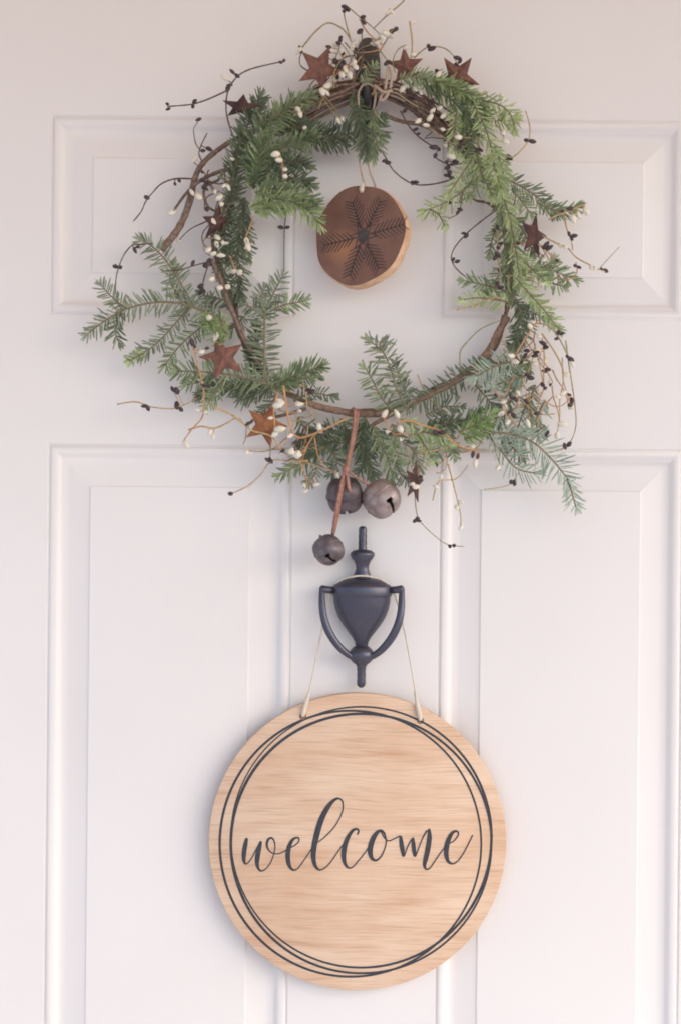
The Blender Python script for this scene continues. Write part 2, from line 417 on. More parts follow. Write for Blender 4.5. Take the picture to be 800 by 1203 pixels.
def fir(pts, L=15, kind='dark', h=0.035, dens=1.0, w=2.1, dense=False, ang=58, stem=1.3, lo=-15, hi=35, smat=None, tip=1.0):
    """one fir spray: a twig with its needles; L and w in millimetres"""
    L *= 1.26 if not dense else 1.28
    w *= .98 if not dense else .92
    dens *= .86 if not dense else .92
    path = pathpx(pts, h, stem, stem * .55, .0025)
    b = part('fir_branch', *tube_geo(path, 5), smat or M_firstem, wr)
    V, F, T = [], [], []
    n = len(path)
    lenT = sum((path[i + 1][0] - path[i][0]).length for i in range(n - 1))
    step = 0.0021 / dens
    acc = 0.0; nxt = 0.0; pos = 0.0
    bend = random.uniform(-.15, .15)
    for i in range(n - 1):
        p0, p1 = path[i][0], path[i + 1][0]
        seg = (p1 - p0).length
        t = (p1 - p0).normalized()
        view = Vector((0, -1, 0)); side = t.cross(view).normalized(); up = side.cross(t).normalized()
        if up.y > 0: up = -up
        while nxt < pos + seg:
            q = p0 + t * (nxt - pos)
            f = nxt / lenT
            ll = L * mm * (0.62 + 0.38 * min(1, f * 8)) * (1 - 0.35 * max(0, (f - .8) / .2) * tip)
            a0 = ang - 22 * max(0, (f - .75) / .25)
            rows = [(1, random.uniform(lo, hi)), (-1, random.uniform(lo, hi))]
            if dense:
                rows += [(random.choice((1, -1)), random.uniform(40, 88)), (random.choice((1, -1)), random.uniform(30, 70))]
            for s, phi in rows:
                if random.random() < .11: continue
                a = R(a0 + random.gauss(0, 11)); ph = R(phi)
                dv = t * math.cos(a) + (side * s * math.cos(ph) + up * math.sin(ph)) * math.sin(a)
                dv = dv + Vector((0, 0, -.08))
                upv = up * math.cos(ph) - side * s * math.sin(ph) + Vector((random.gauss(0, .25), random.gauss(0, .25), random.gauss(0, .25)))
                needle(V, F, T, q, dv, upv, ll * random.uniform(.62, 1.15), w * mm * random.uniform(.8, 1.15), min(1, max(0, random.gauss(.42, .26))))
            nxt += step * random.uniform(.75, 1.25)
        pos += seg
    e = path[-1][0]; t = (path[-1][0] - path[-3][0]).normalized()
    for k in range(7):
        dv = t + Vector((random.gauss(0, .45), random.gauss(-.1, .3), random.gauss(0, .45)))
        needle(V, F, T, e, dv, Vector((0, -1, 0)), L * mm * random.uniform(.5, .75), w * mm * .9, random.uniform(.5, 1))
    # keep the needles clear of the door
    V = [Vector((v.x, min(v.y, -0.0035), v.z)) for v in V]
    nd = part('needles', V, F, FIR[kind], b, smooth=False, tint=T); nd['kind'] = 'stuff'
    return b

# lower left spray
fir([(262, 378), (240, 366), (215, 357), (185, 355), (152, 362), (128, 374), (105, 391)], 15, 'grey', .045, 1.0, ang=66, stem=1.7)
fir([(150, 363), (140, 356), (129, 346), (120, 336)], 13, 'grey', .045, ang=60)
fir([(143, 366), (139, 378), (136, 390), (140, 402)], 13, 'dark', .042, ang=55)
fir([(228, 360), (214, 335), (204, 318), (192, 302), (180, 290), (168, 283)], 15, 'grey', .040, .95, ang=66)
fir([(216, 357), (205, 340), (200, 326), (204, 312)], 12, 'mid', .034)
fir([(222, 362), (208, 378), (192, 396), (176, 410), (156, 421)], 13, 'grey', .040, ang=58)
fir([(170, 414), (162, 419), (152, 424)], 9, 'light', .042, 1.2)
fir([(248, 374), (232, 388), (218, 400), (206, 413), (194, 430)], 14, 'mid', .036, ang=62)
fir([(252, 368), (244, 352), (238, 345)], 11, 'dark', .034, 1.1)
fir([(262, 404), (254, 394), (248, 384), (243, 374)], 12, 'bright', .050, .95, dense=True, w=1.8)
fir([(270, 396), (262, 386), (260, 374)], 11, 'light', .046, .9, dense=True, w=1.8)
fir([(275, 360), (262, 352), (250, 350)], 12, 'dark', .03)
fir([(286, 372), (276, 384), (262, 388)], 12, 'dark', .03)
# inner lower left spray
fir([(314, 452), (311, 430), (311, 405), (311, 380), (311, 362)], 17, 'grey', .044, 1.0, ang=78, stem=1.7)
fir([(300, 440), (297, 418), (300, 398), (302, 384)], 13, 'dark', .034, 1.1, dense=True)
fir([(311, 366), (318, 352), (324, 340), (331, 326)], 14, 'grey', .044, ang=60)
fir([(311, 372), (324, 362), (340, 357), (358, 354)], 13, 'mid', .042, 1.1, ang=55)
fir([(311, 374), (300, 364), (288, 358)], 13, 'dark', .040)
fir([(311, 368), (306, 352), (310, 340)], 11, 'grey', .042)
fir([(318, 458), (335, 446), (355, 438), (377, 431)], 16, 'mid', .040, 1.25, ang=55, dense=True)
fir([(330, 456), (350, 446), (372, 444)], 11, 'dark', .034, 1.0)
fir([(318, 452), (296, 446), (270, 440), (240, 437), (208, 436)], 17, 'mid', .044, 1.15, ang=66, stem=1.7)
fir([(300, 452), (275, 456), (250, 456), (236, 464)], 15, 'dark', .036, 1.1, dense=True)
fir([(320, 456), (300, 462), (282, 466)], 15, 'dark', .034, 1.2, dense=True)
fir([(262, 448), (252, 462), (244, 476)], 13, 'mid', .046)
fir([(325, 464), (318, 476), (308, 484)], 12, 'dark', .03)
fir([(315, 440), (306, 428), (298, 412)], 12, 'dark', .032, 1.2)
# upper left mass
fir([(298, 222), (297, 195), (302, 166), (318, 142), (342, 124), (364, 114)], 18, 'mid', .050, 1.1, dense=True, stem=1.5)
fir([(272, 240), (275, 205), (284, 168), (296, 136), (306, 114)], 16, 'dark', .046, 1.2, dense=True)
fir([(306, 150), (304, 134), (306, 116)], 11, 'dark', .05, 1.1)
fir([(300, 206), (305, 184), (314, 162)], 17, 'mid', .055, 1.1, dense=True)
fir([(290, 186), (318, 178), (345, 170), (366, 160)], 16, 'mid', .046, 1.2, dense=True)
fir([(292, 206), (318, 196), (345, 190), (362, 193)], 15, 'dark', .044, 1.2, dense=True)
fir([(292, 216), (315, 206), (342, 208), (364, 216)], 15, 'dark', .050, 1.2, dense=True)
fir([(292, 244), (318, 234), (342, 237), (362, 247), (374, 262)], 17, 'light', .056, 1.15, dense=True, ang=52)
fir([(300, 226), (325, 222), (350, 230), (370, 240)], 15, 'mid', .058, 1.2, dense=True)
fir([(300, 250), (318, 244), (336, 246)], 13, 'light', .052, 1.2, dense=True)
fir([(288, 232), (283, 262), (279, 292), (280, 322), (282, 348)], 15, 'dark', .036, 1.15, dense=True, ang=52)
fir([(270, 232), (266, 258), (264, 285), (268, 305)], 14, 'dark', .034, 1.1, dense=True)
fir([(290, 250), (292, 280), (292, 305)], 11, 'grey', .032, 1.0)
fir([(262, 300), (262, 320), (272, 345)], 12, 'dark', .030, 1.0)
fir([(330, 138), (355, 152), (385, 160), (415, 156), (446, 142)], 18, 'dark', .040, 1.2, dense=True, ang=62)
fir([(350, 160), (380, 168), (402, 168)], 15, 'dark', .034, 1.2)
fir([(414, 122), (420, 140), (426, 158), (430, 180)], 16, 'dark', .058, 1.1, dense=True, ang=46)
fir([(440, 128), (438, 148), (442, 166), (438, 184)], 14, 'mid', .056, 1.0, ang=46)
fir([(412, 106), (424, 130), (432, 152), (437, 172)], 15, 'mid', .034, 1.15, dense=True, ang=48)
fir([(428, 130), (440, 146), (448, 160)], 14, 'dark', .034, 1.1)
fir([(422, 150), (424, 168), (430, 180)], 12, 'grey', .036, 1.1)
fir([(425, 98), (432, 88), (440, 78)], 9, 'mid', .046, 1.2)
# right, top
fir([(486, 92), (510, 96), (535, 106), (555, 120), (570, 136)], 15, 'mid', .050, 1.2, dense=True, ang=52)
fir([(500, 104), (528, 116), (548, 138), (560, 160)], 16, 'mid', .046, 1.2, dense=True)
fir([(548, 112), (568, 118), (588, 124), (600, 136), (604, 152)], 13, 'light', .050, 1.0, ang=48)
fir([(562, 122), (578, 138), (594, 142), (606, 140)], 12, 'light', .046, 1.0)
fir([(556, 122), (568, 146), (576, 172), (582, 200), (588, 222)], 16, 'light', .056, 1.0, lo=-10, hi=70, ang=50)
fir([(545, 130), (548, 156), (552, 180), (556, 200)], 16, 'mid', .046, 1.0, lo=-10, hi=70, ang=52)
fir([(536, 128), (534, 148), (532, 168), (538, 180)], 13, 'light', .050, 1.0, ang=48)
fir([(578, 182), (562, 200), (546, 222), (522, 238), (498, 248)], 14, 'light', .044, .8, ang=50)
fir([(562, 176), (548, 196), (536, 214), (526, 228)], 12, 'light', .048, .8, ang=48)
fir([(556, 196), (560, 214), (552, 230)], 13, 'mid', .05, .9)
fir([(580, 172), (588, 192), (592, 214)], 14, 'light', .056, 1.0)
fir([(505, 246), (515, 252), (522, 266)], 9, 'light', .044, .9)
# right side
fir([(578, 190), (586, 218), (596, 248), (602, 276), (607, 306), (609, 330)], 15, 'light', .054, .95, lo=-10, hi=60, ang=46)
fir([(582, 218), (588, 248), (594, 280), (599, 316), (601, 350)], 14, 'mid', .040, 1.0, ang=55)
fir([(588, 208), (606, 216), (626, 228), (642, 242), (652, 250)], 14, 'grey', .042, .85, ang=55)
fir([(630, 238), (648, 246), (664, 248), (678, 243)], 13, 'mid', .044, 1.1, ang=45)
fir([(600, 222), (612, 236), (622, 250)], 12, 'mid', .044, .9)
fir([(605, 336), (622, 318), (638, 314), (654, 320), (674, 328)], 14, 'mid', .048, 1.0, ang=50)
fir([(632, 330), (640, 314), (650, 306)], 11, 'mid', .05, 1.0)
fir([(636, 326), (652, 334), (662, 336)], 11, 'mid', .046, 1.0)
fir([(606, 326), (622, 346), (640, 366), (656, 388)], 12, 'light', .058, 1.5, ang=52)
fir([(604, 348), (584, 338), (565, 334), (546, 330)], 13, 'mid', .042, 1.0, ang=50)
fir([(600, 356), (582, 352), (560, 350), (545, 352)], 12, 'light', .044, .8)
fir([(604, 352), (612, 370), (612, 388), (604, 404)], 15, 'dark', .046, 1.1, dense=True)
fir([(604, 362), (622, 366), (634, 372)], 13, 'dark', .042, 1.1)
fir([(600, 382), (606, 398), (604, 412)], 12, 'silver', .044, 1.0)
fir([(585, 262), (578, 280), (574, 300)], 9, 'mid', .034, .8)
# bottom right
fir([(596, 424), (570, 432), (540, 446), (512, 460), (478, 478)], 17, 'dark', .040, .95, ang=72, stem=2.0, smat=M_firwood)
fir([(600, 425), (588, 428), (574, 434), (560, 442)], 20, 'silver', .060, 1.15, ang=66, w=1.9)
fir([(478, 480), (466, 458), (459, 434), (450, 414), (436, 402)], 17, 'grey', .046, 1.05, ang=72)
fir([(450, 414), (446, 402), (456, 402)], 10, 'grey', .046, 1.0)
fir([(462, 484), (447, 466), (438, 448), (430, 434)], 14, 'mid', .044, 1.0, ang=70)
fir([(478, 470), (470, 446), (464, 428)], 12, 'dark', .034, 1.0)
fir([(500, 500), (520, 498), (545, 494), (562, 486)], 13, 'dark', .046, 1.2, dense=True)
fir([(538, 508), (552, 502), (566, 494), (576, 486)], 13, 'bright', .056, .95, dense=True, w=1.9)
fir([(545, 516), (560, 510), (572, 500)], 11, 'bright', .054, .95, dense=True, w=1.9)
fir([(572, 508), (600, 510), (626, 520), (648, 540), (666, 562)], 23, 'silver', .050, .85, ang=62, w=1.7, stem=1.5)
fir([(666, 562), (671, 578), (676, 596)], 13, 'silver', .050, .9, ang=55, w=1.6)
fir([(576, 514), (590, 532), (606, 550), (628, 556)], 17, 'silver', .044, .8, ang=55, w=1.6)
fir([(590, 514), (602, 526), (612, 536)], 14, 'dark', .040, 1.1)
fir([(620, 470), (612, 490), (606, 508)], 14, 'silver', .040, .8)
fir([(622, 424), (612, 440), (598, 452)], 13, 'mid', .046, 1.0)
fir([(615, 452), (596, 464), (584, 480)], 13, 'silver', .044, .85)
fir([(640, 470), (630, 492), (632, 512)], 15, 'silver', .038, .7)
fir([(558, 452), (570, 466), (580, 478)], 13, 'dark', .036, .9)
fir([(585, 452), (600, 440), (612, 424)], 12, 'mid', .044, .9)
# bottom, below the ring
fir([(430, 490), (424, 512), (428, 534), (438, 556)], 15, 'dark', .040, 1.1, dense=True, ang=50)
fir([(438, 500), (446, 520), (456, 540), (460, 560)], 14, 'mid', .044, 1.0, ang=48)
fir([(460, 498), (470, 516), (486, 530), (492, 548)], 14, 'grey', .046, .9, ang=50)
fir([(470, 492), (490, 504), (510, 512), (525, 522)], 14, 'light', .050, .9, ang=50)
fir([(490, 510), (500, 526), (508, 540)], 12, 'light', .048, .9)
fir([(520, 506), (528, 520), (534, 536)], 11, 'mid', .046, 1.0)
fir([(438, 500), (412, 514), (385, 522), (362, 536)], 15, 'dark', .036, 1.15, dense=True)
fir([(410, 508), (386, 506), (364, 512), (352, 520)], 14, 'dark', .032, 1.1, dense=True)
fir([(374, 530), (358, 542), (340, 552), (328, 558)], 13, 'mid', .036, 1.1, ang=50)
fir([(370, 536), (372, 552), (364, 566)], 12, 'grey', .036, .9)
fir([(390, 528), (396, 544), (390, 556)], 13, 'dark', .034, 1.0)
fir([(440, 520), (432, 540), (422, 556)], 12, 'dark', .036, 1.1)
fir([(465, 540), (470, 556), (480, 566)], 11, 'grey', .042, .9)

fir([(470, 92), (486, 90), (502, 92)], 11, 'mid', .058, 1.0)
fir([(505, 92), (524, 100), (540, 106), (556, 112)], 13, 'light', .054, 1.0, dense=True, ang=50)
fir([(620, 440), (600, 446), (582, 452)], 14, 'silver', .05, .9)
fir([(600, 470), (588, 492), (574, 506)], 13, 'dark', .044, 1.0)
fir([(628, 452), (622, 474), (624, 492)], 12, 'grey', .042, .9)
fir([(640, 500), (622, 512), (606, 514)], 15, 'silver', .042, .8)
fir([(500, 488), (520, 478), (540, 478)], 12, 'dark', .034, 1.0)
fir([(455, 505), (440, 520), (418, 530)], 13, 'dark', .04, 1.0)
fir([(480, 512), (500, 508), (520, 514)], 11, 'light', .054, .9)
fir([(510, 500), (516, 520), (512, 536)], 11, 'grey', .048, .9)
fir([(350, 490), (362, 506), (380, 522)], 12, 'dark', .036, 1.0)
fir([(600, 300), (588, 320), (572, 342)], 12, 'mid', .04, .9)
fir([(596, 250), (612, 268), (626, 296)], 12, 'mid', .044, .9)
fir([(560, 180), (566, 206), (580, 232)], 13, 'light', .052, 1.0)

fir([(345, 470), (368, 462), (392, 466)], 10, 'dark', .03, .9)
fir([(400, 492), (408, 508), (404, 528)], 13, 'mid', .036, 1.0)
fir([(470, 505), (462, 520), (470, 540)], 13, 'mid', .05, 1.0)
fir([(610, 300), (624, 316), (640, 330)], 12, 'light', .05, 1.0)
fir([(250, 440), (236, 448), (220, 452)], 13, 'mid', .04, 1.0)

# ---- berry sprays: paper covered wire with small berries
def berry_mesh(name, mat):
    bm = bmesh.new(); bmesh.ops.create_icosphere(bm, subdivisions=2, radius=1.0); wob = random.uniform(-1, 1)
    for v in bm.verts:
        v.co.z *= 1.6
        if v.co.z > 0: v.co.x *= 1 - .22 * v.co.z / 1.6; v.co.y *= 1 - .22 * v.co.z / 1.6
        v.co *= random.uniform(.93, 1.07); v.co.x += .12 * v.co.z * wob
    me = bpy.data.meshes.new(name); bm.to_mesh(me); bm.free(); me.materials.append(mat)
    me.polygons.foreach_set('use_smooth', [True] * len(me.polygons)); return me
BM = {'d': [berry_mesh('berry', M_bdark) for _ in range(4)], 'c': [berry_mesh('berry', M_bcream) for _ in range(4)]}
SM = {'b': M_stemdark, 'g': M_stemgold, 'o': M_stemorange, 'l': M_stemolive, 'v': M_vine}
def put_berry(parent, kind, p, axis, r):
    o = bpy.data.objects.new('berry', random.choice(BM[kind])); COL.objects.link(o)
    o.parent = parent; o.location = p - base(parent)
    o.rotation_mode = 'QUATERNION'; o.rotation_quaternion = axis.to_track_quat('Z', 'Y')
    s = r * mm * (random.uniform(.55, .85) if kind == 'd' else random.uniform(.64, .96)); o.scale = (s, s * random.uniform(.85, 1.05), s * random.uniform(.85, 1.2))
def twig(pts, sm='b', h=0.05, r=0.9, berries=(), r1=None):
    path = pathpx(pts, h, r, r1 or r * .7, .003, 0, .003)
    V, F = tube_geo(path, 6, knobs=.15)
    todo = []
    for bx in berries:
        k, x, y = bx[:3]; rr = bx[3] if len(bx) > 3 else (3.3 if k == 'd' else 3.5)
        # nearest point of the twig carries the berry on a short stalk
        best = min(path, key=lambda q: (W(x, y, -q[0].y) - q[0]).length)
        hh = -best[0].y + random.uniform(-.002, .004)
        p = W(x, y, max(.006, hh)); 
        ax = p - best[0]
        if ax.length < .0035:
            ax = Vector((random.uniform(-1, 1), random.uniform(-.5, .1), random.uniform(-1, .4)))
        else:
            tube_geo([(best[0], .0006), (best[0].lerp(p, .6), .0006), (p, .0005)], 5, V, F)
        todo.append((k, p, ax.normalized(), rr))
    b = part('berry_twig', V, F, SM[sm], wr)
    for k, p, ax, rr in todo: put_berry(b, k, p, ax, rr)
    return b
def dd(x, y, n=2, k='d', s=4):
    return [(k, x + random.uniform(-s, s), y + random.uniform(-s, s)) for _ in range(n)]

# upper left
twig([(276, 165), (270, 148), (266, 128), (268, 108), (277, 92), (290, 83), (310, 77), (334, 72)], 'b', .05, 1.1, [('d', 334, 71), ('d', 330, 73), ('d', 273, 84), ('d', 279, 89), ('d', 270, 100), ('d', 268, 104), ('c', 264, 91)])
twig([(268, 106), (246, 116), (228, 122), (212, 124), (197, 125)], 'b', .05, 1.0, [('d', 229, 119), ('d', 227, 125), ('d', 197, 122), ('d', 198, 128)])
twig([(238, 190), (234, 180), (238, 168), (244, 156)], 'b', .045, 1.0, [('d', 239, 177), ('d', 246, 175)])
twig([(226, 210), (206, 210), (190, 216), (180, 226), (172, 236), (166, 249), (157, 260)], 'b', .042, 1.0, [('d', 206, 216), ('d', 211, 212), ('d', 173, 232, 4.4)])
twig([(228, 218), (218, 228), (210, 240), (204, 248)], 'b', .044, 1.1, [('c', 202, 250), ('c', 226, 226, 4), ('c', 234, 231, 4)])
twig([(252, 204), (242, 210), (240, 220)], 'b', .046, 1.0, [('d', 238, 212, 4), ('d', 244, 214, 4), ('d', 240, 219, 4), ('d', 243, 222)])
twig([(284, 238), (272, 222), (262, 210)], 'b', .05, 1.0, [('c', 264, 218, 4), ('c', 269, 220), ('c', 258, 232, 4), ('c', 260, 240, 4.2)])
twig([(262, 240), (258, 260), (252, 279), (241, 280), (240, 294), (247, 300)], 'l', .044, 1.0, [('c', 256, 279, 4), ('c', 255, 287, 4), ('c', 251, 298, 4.2), ('c', 260, 300, 4)])
twig([(204, 318), (216, 316), (228, 312), (244, 308)], 'b', .042, 1.0, [('d', 227, 309), ('d', 243, 311, 4), ('d', 249, 311, 4), ('d', 246, 306)])
twig([(246, 308), (241, 324), (237, 340)], 'b', .042, 1.2, [('d', 236, 336, 4), ('d', 239, 342, 4.2), ('d', 235, 344)])
twig([(270, 300), (276, 315), (284, 325)], 'o', .046, 1.0, [('c', 275, 319, 4), ('c', 282, 320, 4)])
twig([(256, 318), (262, 330), (268, 342)], 'v', .05, 1.0, [('c', 249, 328, 4.2), ('c', 259, 338, 4.2), ('c', 268, 337, 4.2)])
twig([(266, 380), (256, 386), (246, 374)], 'l', .054, .9, [('c', 246, 373, 4), ('c', 254, 396, 4)])
twig([(298, 254), (294, 266), (289, 278)], 'o', .05, 1.1, [('c', 290, 283), ('c', 292, 290)])
twig([(327, 178), (332, 192), (333, 212)], 'o', .066, 1.1, [('c', 324, 181, 4), ('c', 328, 188, 4), ('c', 335, 199, 4), ('c', 335, 207, 4)])
twig([(345, 136), (352, 130), (356, 122)], 'l', .06, .9, [('c', 350, 128, 3.6), ('c', 353, 134, 3.4)])
twig([(338, 244), (335, 262), (334, 288), (334, 320)], 'b', .04, .8, [('d', 330, 267), ('d', 338, 267)])
twig([(180, 286), (165, 287), (156, 288), (147, 298), (141, 311), (137, 326), (136, 346)], 'b', .046, .9, [('d', 159, 294, 3.8), ('d', 162, 290), ('d', 136, 313), ('d', 142, 314, 4)])
# lower left
twig([(138, 475), (160, 472), (178, 478), (204, 480), (216, 476), (232, 468)], 'g', .046, 1.0, [('d', 170, 477, 4), ('d', 174, 479), ('d', 208, 476, 3.8), ('d', 213, 481, 3.8), ('d', 208, 459, 4), ('d', 203, 457)])
twig([(228, 410), (233, 430), (239, 455), (240, 470), (238, 490), (226, 504), (216, 518)], 'o', .056, 1.2, [('d', 226, 402), ('d', 229, 407), ('d', 244, 409), ('c', 237, 413), ('d', 240, 453), ('d', 246, 453), ('c', 232, 482), ('c', 242, 484), ('c', 219, 522, 3.8)])
twig([(222, 505), (236, 501), (252, 503), (265, 498), (278, 491), (284, 494)], 'g', .050, 1.3, [('c', 251, 513, 4), ('c', 247, 508, 3)])
twig([(252, 478), (270, 486), (282, 494), (297, 506), (318, 512), (330, 528), (340, 536)], 'g', .056, 1.5, [('d', 291, 498), ('d', 296, 495), ('c', 342, 530, 4), ('c', 350, 535, 4), ('d', 332, 530)])
twig([(327, 460), (322, 480), (323, 500), (322, 512)], 'o', .060, 1.2, [('c', 327, 476, 4.4), ('c', 330, 472, 3.6), ('c', 323, 510, 4.2), ('c', 329, 504, 4.4), ('c', 318, 491, 3)])
twig([(333, 453), (337, 478), (341, 500), (350, 514), (368, 510), (386, 502), (410, 490)], 'o', .062, 1.5, [('c', 352, 475, 4.2), ('c', 375, 501, 4), ('d', 378, 512), ('d', 348, 519), ('c', 341, 512)])
twig([(352, 536), (362, 522), (370, 508)], 'o', .058, 1.2, [('c', 350, 534, 4.4), ('c', 343, 531, 4)])
twig([(356, 450), (360, 466), (362, 480), (372, 492)], 'g', .046, 1.1, [('d', 362, 458), ('d', 366, 460), ('c', 350, 474, 4), ('c', 376, 505, 4)])
twig([(312, 506), (316, 518), (318, 528)], 'l', .046, .8, [('d', 317, 541, 3), ('d', 332, 528, 3)])
twig([(362, 541), (344, 542), (320, 541), (306, 558), (291, 571), (272, 580)], 'g', .046, 1.1, [('d', 314, 540), ('d', 319, 542), ('d', 271, 580, 3.6)])
twig([(352, 540), (357, 556), (361, 568), (360, 578)], 'g', .044, 1.0, [('c', 359, 577, 3.6), ('c', 358, 570, 3)])
twig([(290, 500), (289, 514), (286, 522)], 'l', .04, .8)
# bottom right
twig([(486, 552), (487, 580), (490, 606), (500, 620), (520, 637), (533, 641), (545, 642)], 'l', .040, .8, [('d', 490, 609), ('d', 487, 612, 2.8), ('d', 492, 612, 2.8), ('d', 528, 642, 2.8), ('d', 533, 641, 2.8)])
twig([(526, 545), (532, 568), (537, 588), (541, 608), (540, 622)], 'g', .044, 1.0, [('c', 541, 590, 3.6), ('c', 541, 620, 3.6), ('c', 536, 596, 3)])
twig([(508, 588), (515, 566), (534, 563), (544, 554), (549, 546)], 'g', .044, .9, [('c', 512, 572, 3.2), ('c', 518, 560, 3.2)])
twig([(522, 528), (525, 540), (522, 552), (512, 556)], 'g', .046, .9)
twig([(492, 512), (498, 536), (492, 556), (496, 562)], 'o', .046, 1.0, [('d', 494, 560), ('d', 490, 566), ('c', 470, 516, 4), ('c', 474, 508, 4)])
twig([(466, 498), (478, 494), (498, 500), (520, 508), (536, 522), (552, 528), (562, 530)], 'o', .060, 1.2, [('c', 470, 504, 4.4), ('d', 512, 508, 3.8), ('d', 520, 508, 3.8), ('d', 555, 534), ('d', 561, 536), ('c', 558, 545, 3.6), ('c', 466, 486, 4)])
twig([(450, 490), (456, 500), (462, 510), (480, 508)], 'o', .056, 1.0, [('d', 458, 510, 3.4), ('c', 452, 486, 4.2), ('c', 456, 508, 3.4)])
twig([(490, 440), (500, 462), (520, 485), (532, 490)], 'o', .034, .7)
twig([(545, 436), (541, 432), (540, 414), (548, 402), (565, 386), (586, 377)], 'l', .044, 1.0)
twig([(536, 364), (556, 359), (576, 351), (590, 350)], 'g', .044, 1.1)
twig([(568, 575), (584, 573), (600, 568), (610, 552)], 'g', .036, .7, [('d', 600, 566), ('d', 604, 567)])
# right tangle
twig([(632, 376), (622, 390), (612, 405), (601, 424)], 'o', .066, 1.2, [('c', 622, 383, 4), ('c', 626, 379, 3.6), ('c', 600, 418, 4.2), ('c', 605, 425, 4.2)])
twig([(628, 380), (640, 381), (650, 389), (660, 404), (667, 420)], 'l', .060, 1.0, [('d', 655, 391), ('d', 660, 392), ('d', 653, 398), ('d', 666, 419), ('d', 670, 422), ('c', 672, 428, 4)])
twig([(636, 392), (650, 412), (660, 432), (661, 448), (657, 470), (657, 490), (655, 500)], 'g', .056, 1.0, [('c', 661, 462, 4), ('c', 660, 498, 4), ('c', 655, 466, 3.4)])
twig([(664, 400), (668, 430), (672, 455), (675, 478), (676, 500), (670, 518), (658, 529)], 'l', .052, .9, [('d', 671, 471, 3.4), ('d', 669, 476), ('d', 668, 522, 3.6), ('d', 663, 524), ('c', 665, 440, 3.6)])
twig([(636, 396), (639, 420), (638, 440), (638, 456), (632, 474), (630, 486)], 'o', .056, .9, [('d', 637, 403, 4), ('d', 641, 408, 4), ('d', 639, 436), ('d', 643, 434), ('d', 637, 452), ('d', 640, 456), ('d', 630, 486, 3.8), ('c', 633, 396, 3.8), ('c', 631, 412, 3.6)])
twig([(660, 420), (661, 446), (667, 466), (670, 478)], 'g', .050, .8)
twig([(628, 404), (626, 418), (622, 432), (616, 446)], 'g', .054, .9, [('d', 628, 418), ('d', 630, 414), ('d', 619, 440, 4), ('d', 623, 444, 4), ('d', 617, 447), ('d', 618, 412), ('c', 628, 428, 3.6)])
twig([(638, 460), (622, 470), (610, 478), (600, 486)], 'g', .056, 1.0, [('d', 600, 466), ('d', 605, 469), ('d', 613, 470, 3.8), ('d', 618, 472, 3.6), ('d', 603, 488), ('d', 598, 484), ('c', 608, 462, 3.6)])
twig([(580, 458), (592, 476), (600, 492), (606, 500)], 'o', .054, 1.1, [('c', 588, 486, 3.6), ('c', 596, 496, 3.4), ('d', 582, 464, 3.4)])
twig([(615, 395), (622, 408), (634, 420), (646, 436)], 'o', .048, .8, [('d', 616, 418, 3.4), ('d', 612, 426, 3.4), ('c', 640, 424, 3.2)])
# right, upper
twig([(590, 190), (600, 186), (611, 177), (620, 165), (622, 150), (617, 130)], 'g', .046, 1.0, [('d', 595, 188, 3.6), ('d', 598, 185), ('d', 618, 165, 3.6), ('d', 625, 166, 3.6)])
twig([(592, 240), (578, 250), (562, 262), (546, 276), (533, 292), (530, 306), (540, 320), (556, 331)], 'b', .040, 1.0, [('d', 544, 274), ('d', 547, 277), ('d', 532, 305), ('d', 537, 307)])
twig([(530, 211), (510, 216), (490, 217), (475, 211), (461, 199), (451, 182), (440, 166)], 'b', .040, 1.0, [('d', 451, 189, 4), ('d', 455, 191), ('d', 484, 215, 3.8), ('d', 488, 214, 3.4)])
twig([(470, 130), (480, 148), (492, 161), (508, 172), (516, 176)], 'b', .044, 1.1, [('d', 488, 152, 3.8), ('d', 491, 157, 3.6), ('d', 509, 173, 3.8), ('d', 515, 175), ('d', 511, 183, 3.6)])
twig([(526, 170), (526, 186), (525, 200), (529, 212)], 'b', .044, .9, [('c', 524, 171, 4), ('c', 530, 184, 4.2), ('d', 524, 190), ('d', 525, 197), ('d', 531, 193), ('d', 524, 206), ('d', 530, 209), ('d', 535, 190), ('d', 528, 203)])
twig([(544, 222), (541, 238), (539, 250), (526, 257)], 'b', .042, .8, [('d', 541, 238), ('d', 540, 246), ('d', 537, 250, 2.8), ('d', 527, 238, 2.8)])
twig([(604, 288), (620, 285), (636, 289), (646, 299), (656, 308)], 'o', .060, 1.1, [('d', 641, 288, 3.6), ('d', 645, 291, 3.4), ('d', 654, 306), ('d', 608, 286)])
twig([(622, 264), (634, 275), (652, 285), (666, 291), (676, 302), (690, 310), (702, 316), (712, 319)], 'g', .052, 1.0, [('d', 711, 318, 3.8), ('d', 706, 316, 3), ('c', 658, 288, 3.8), ('c', 664, 291, 3.4), ('c', 694, 314, 4), ('c', 698, 316, 3.4)])
twig([(704, 315), (714, 304), (727, 290)], 'l', .052, .55)
twig([(662, 250), (665, 268), (671, 284), (672, 294)], 'g', .050, .9, [('d', 668, 275, 3.6), ('d', 674, 277, 3.6), ('d', 671, 280, 3)])
twig([(644, 258), (658, 251), (674, 245), (688, 239)], 'g', .056, 1.1, [('c', 688, 248, 4), ('c', 673, 257, 4), ('c', 679, 252, 3.4), ('d', 660, 248), ('d', 669, 245, 3.4)])
twig([(668, 247), (676, 253), (681, 257)], 'l', .054, .8)
twig([(655, 328), (668, 328), (677, 321), (676, 308)], 'o', .050, .9, [('d', 680, 314, 3.6), ('d', 675, 312), ('d', 652, 306, 3)])
twig([(581, 262), (584, 280), (584, 300), (587, 320), (586, 338)], 'l', .054, .9, [('d', 580, 271, 3.6), ('d', 584, 267), ('d', 588, 286, 3.6), ('d', 585, 291), ('d', 584, 299, 3.8), ('d', 581, 303), ('d', 587, 318, 3.6), ('d', 584, 334, 3.6), ('d', 588, 338)])
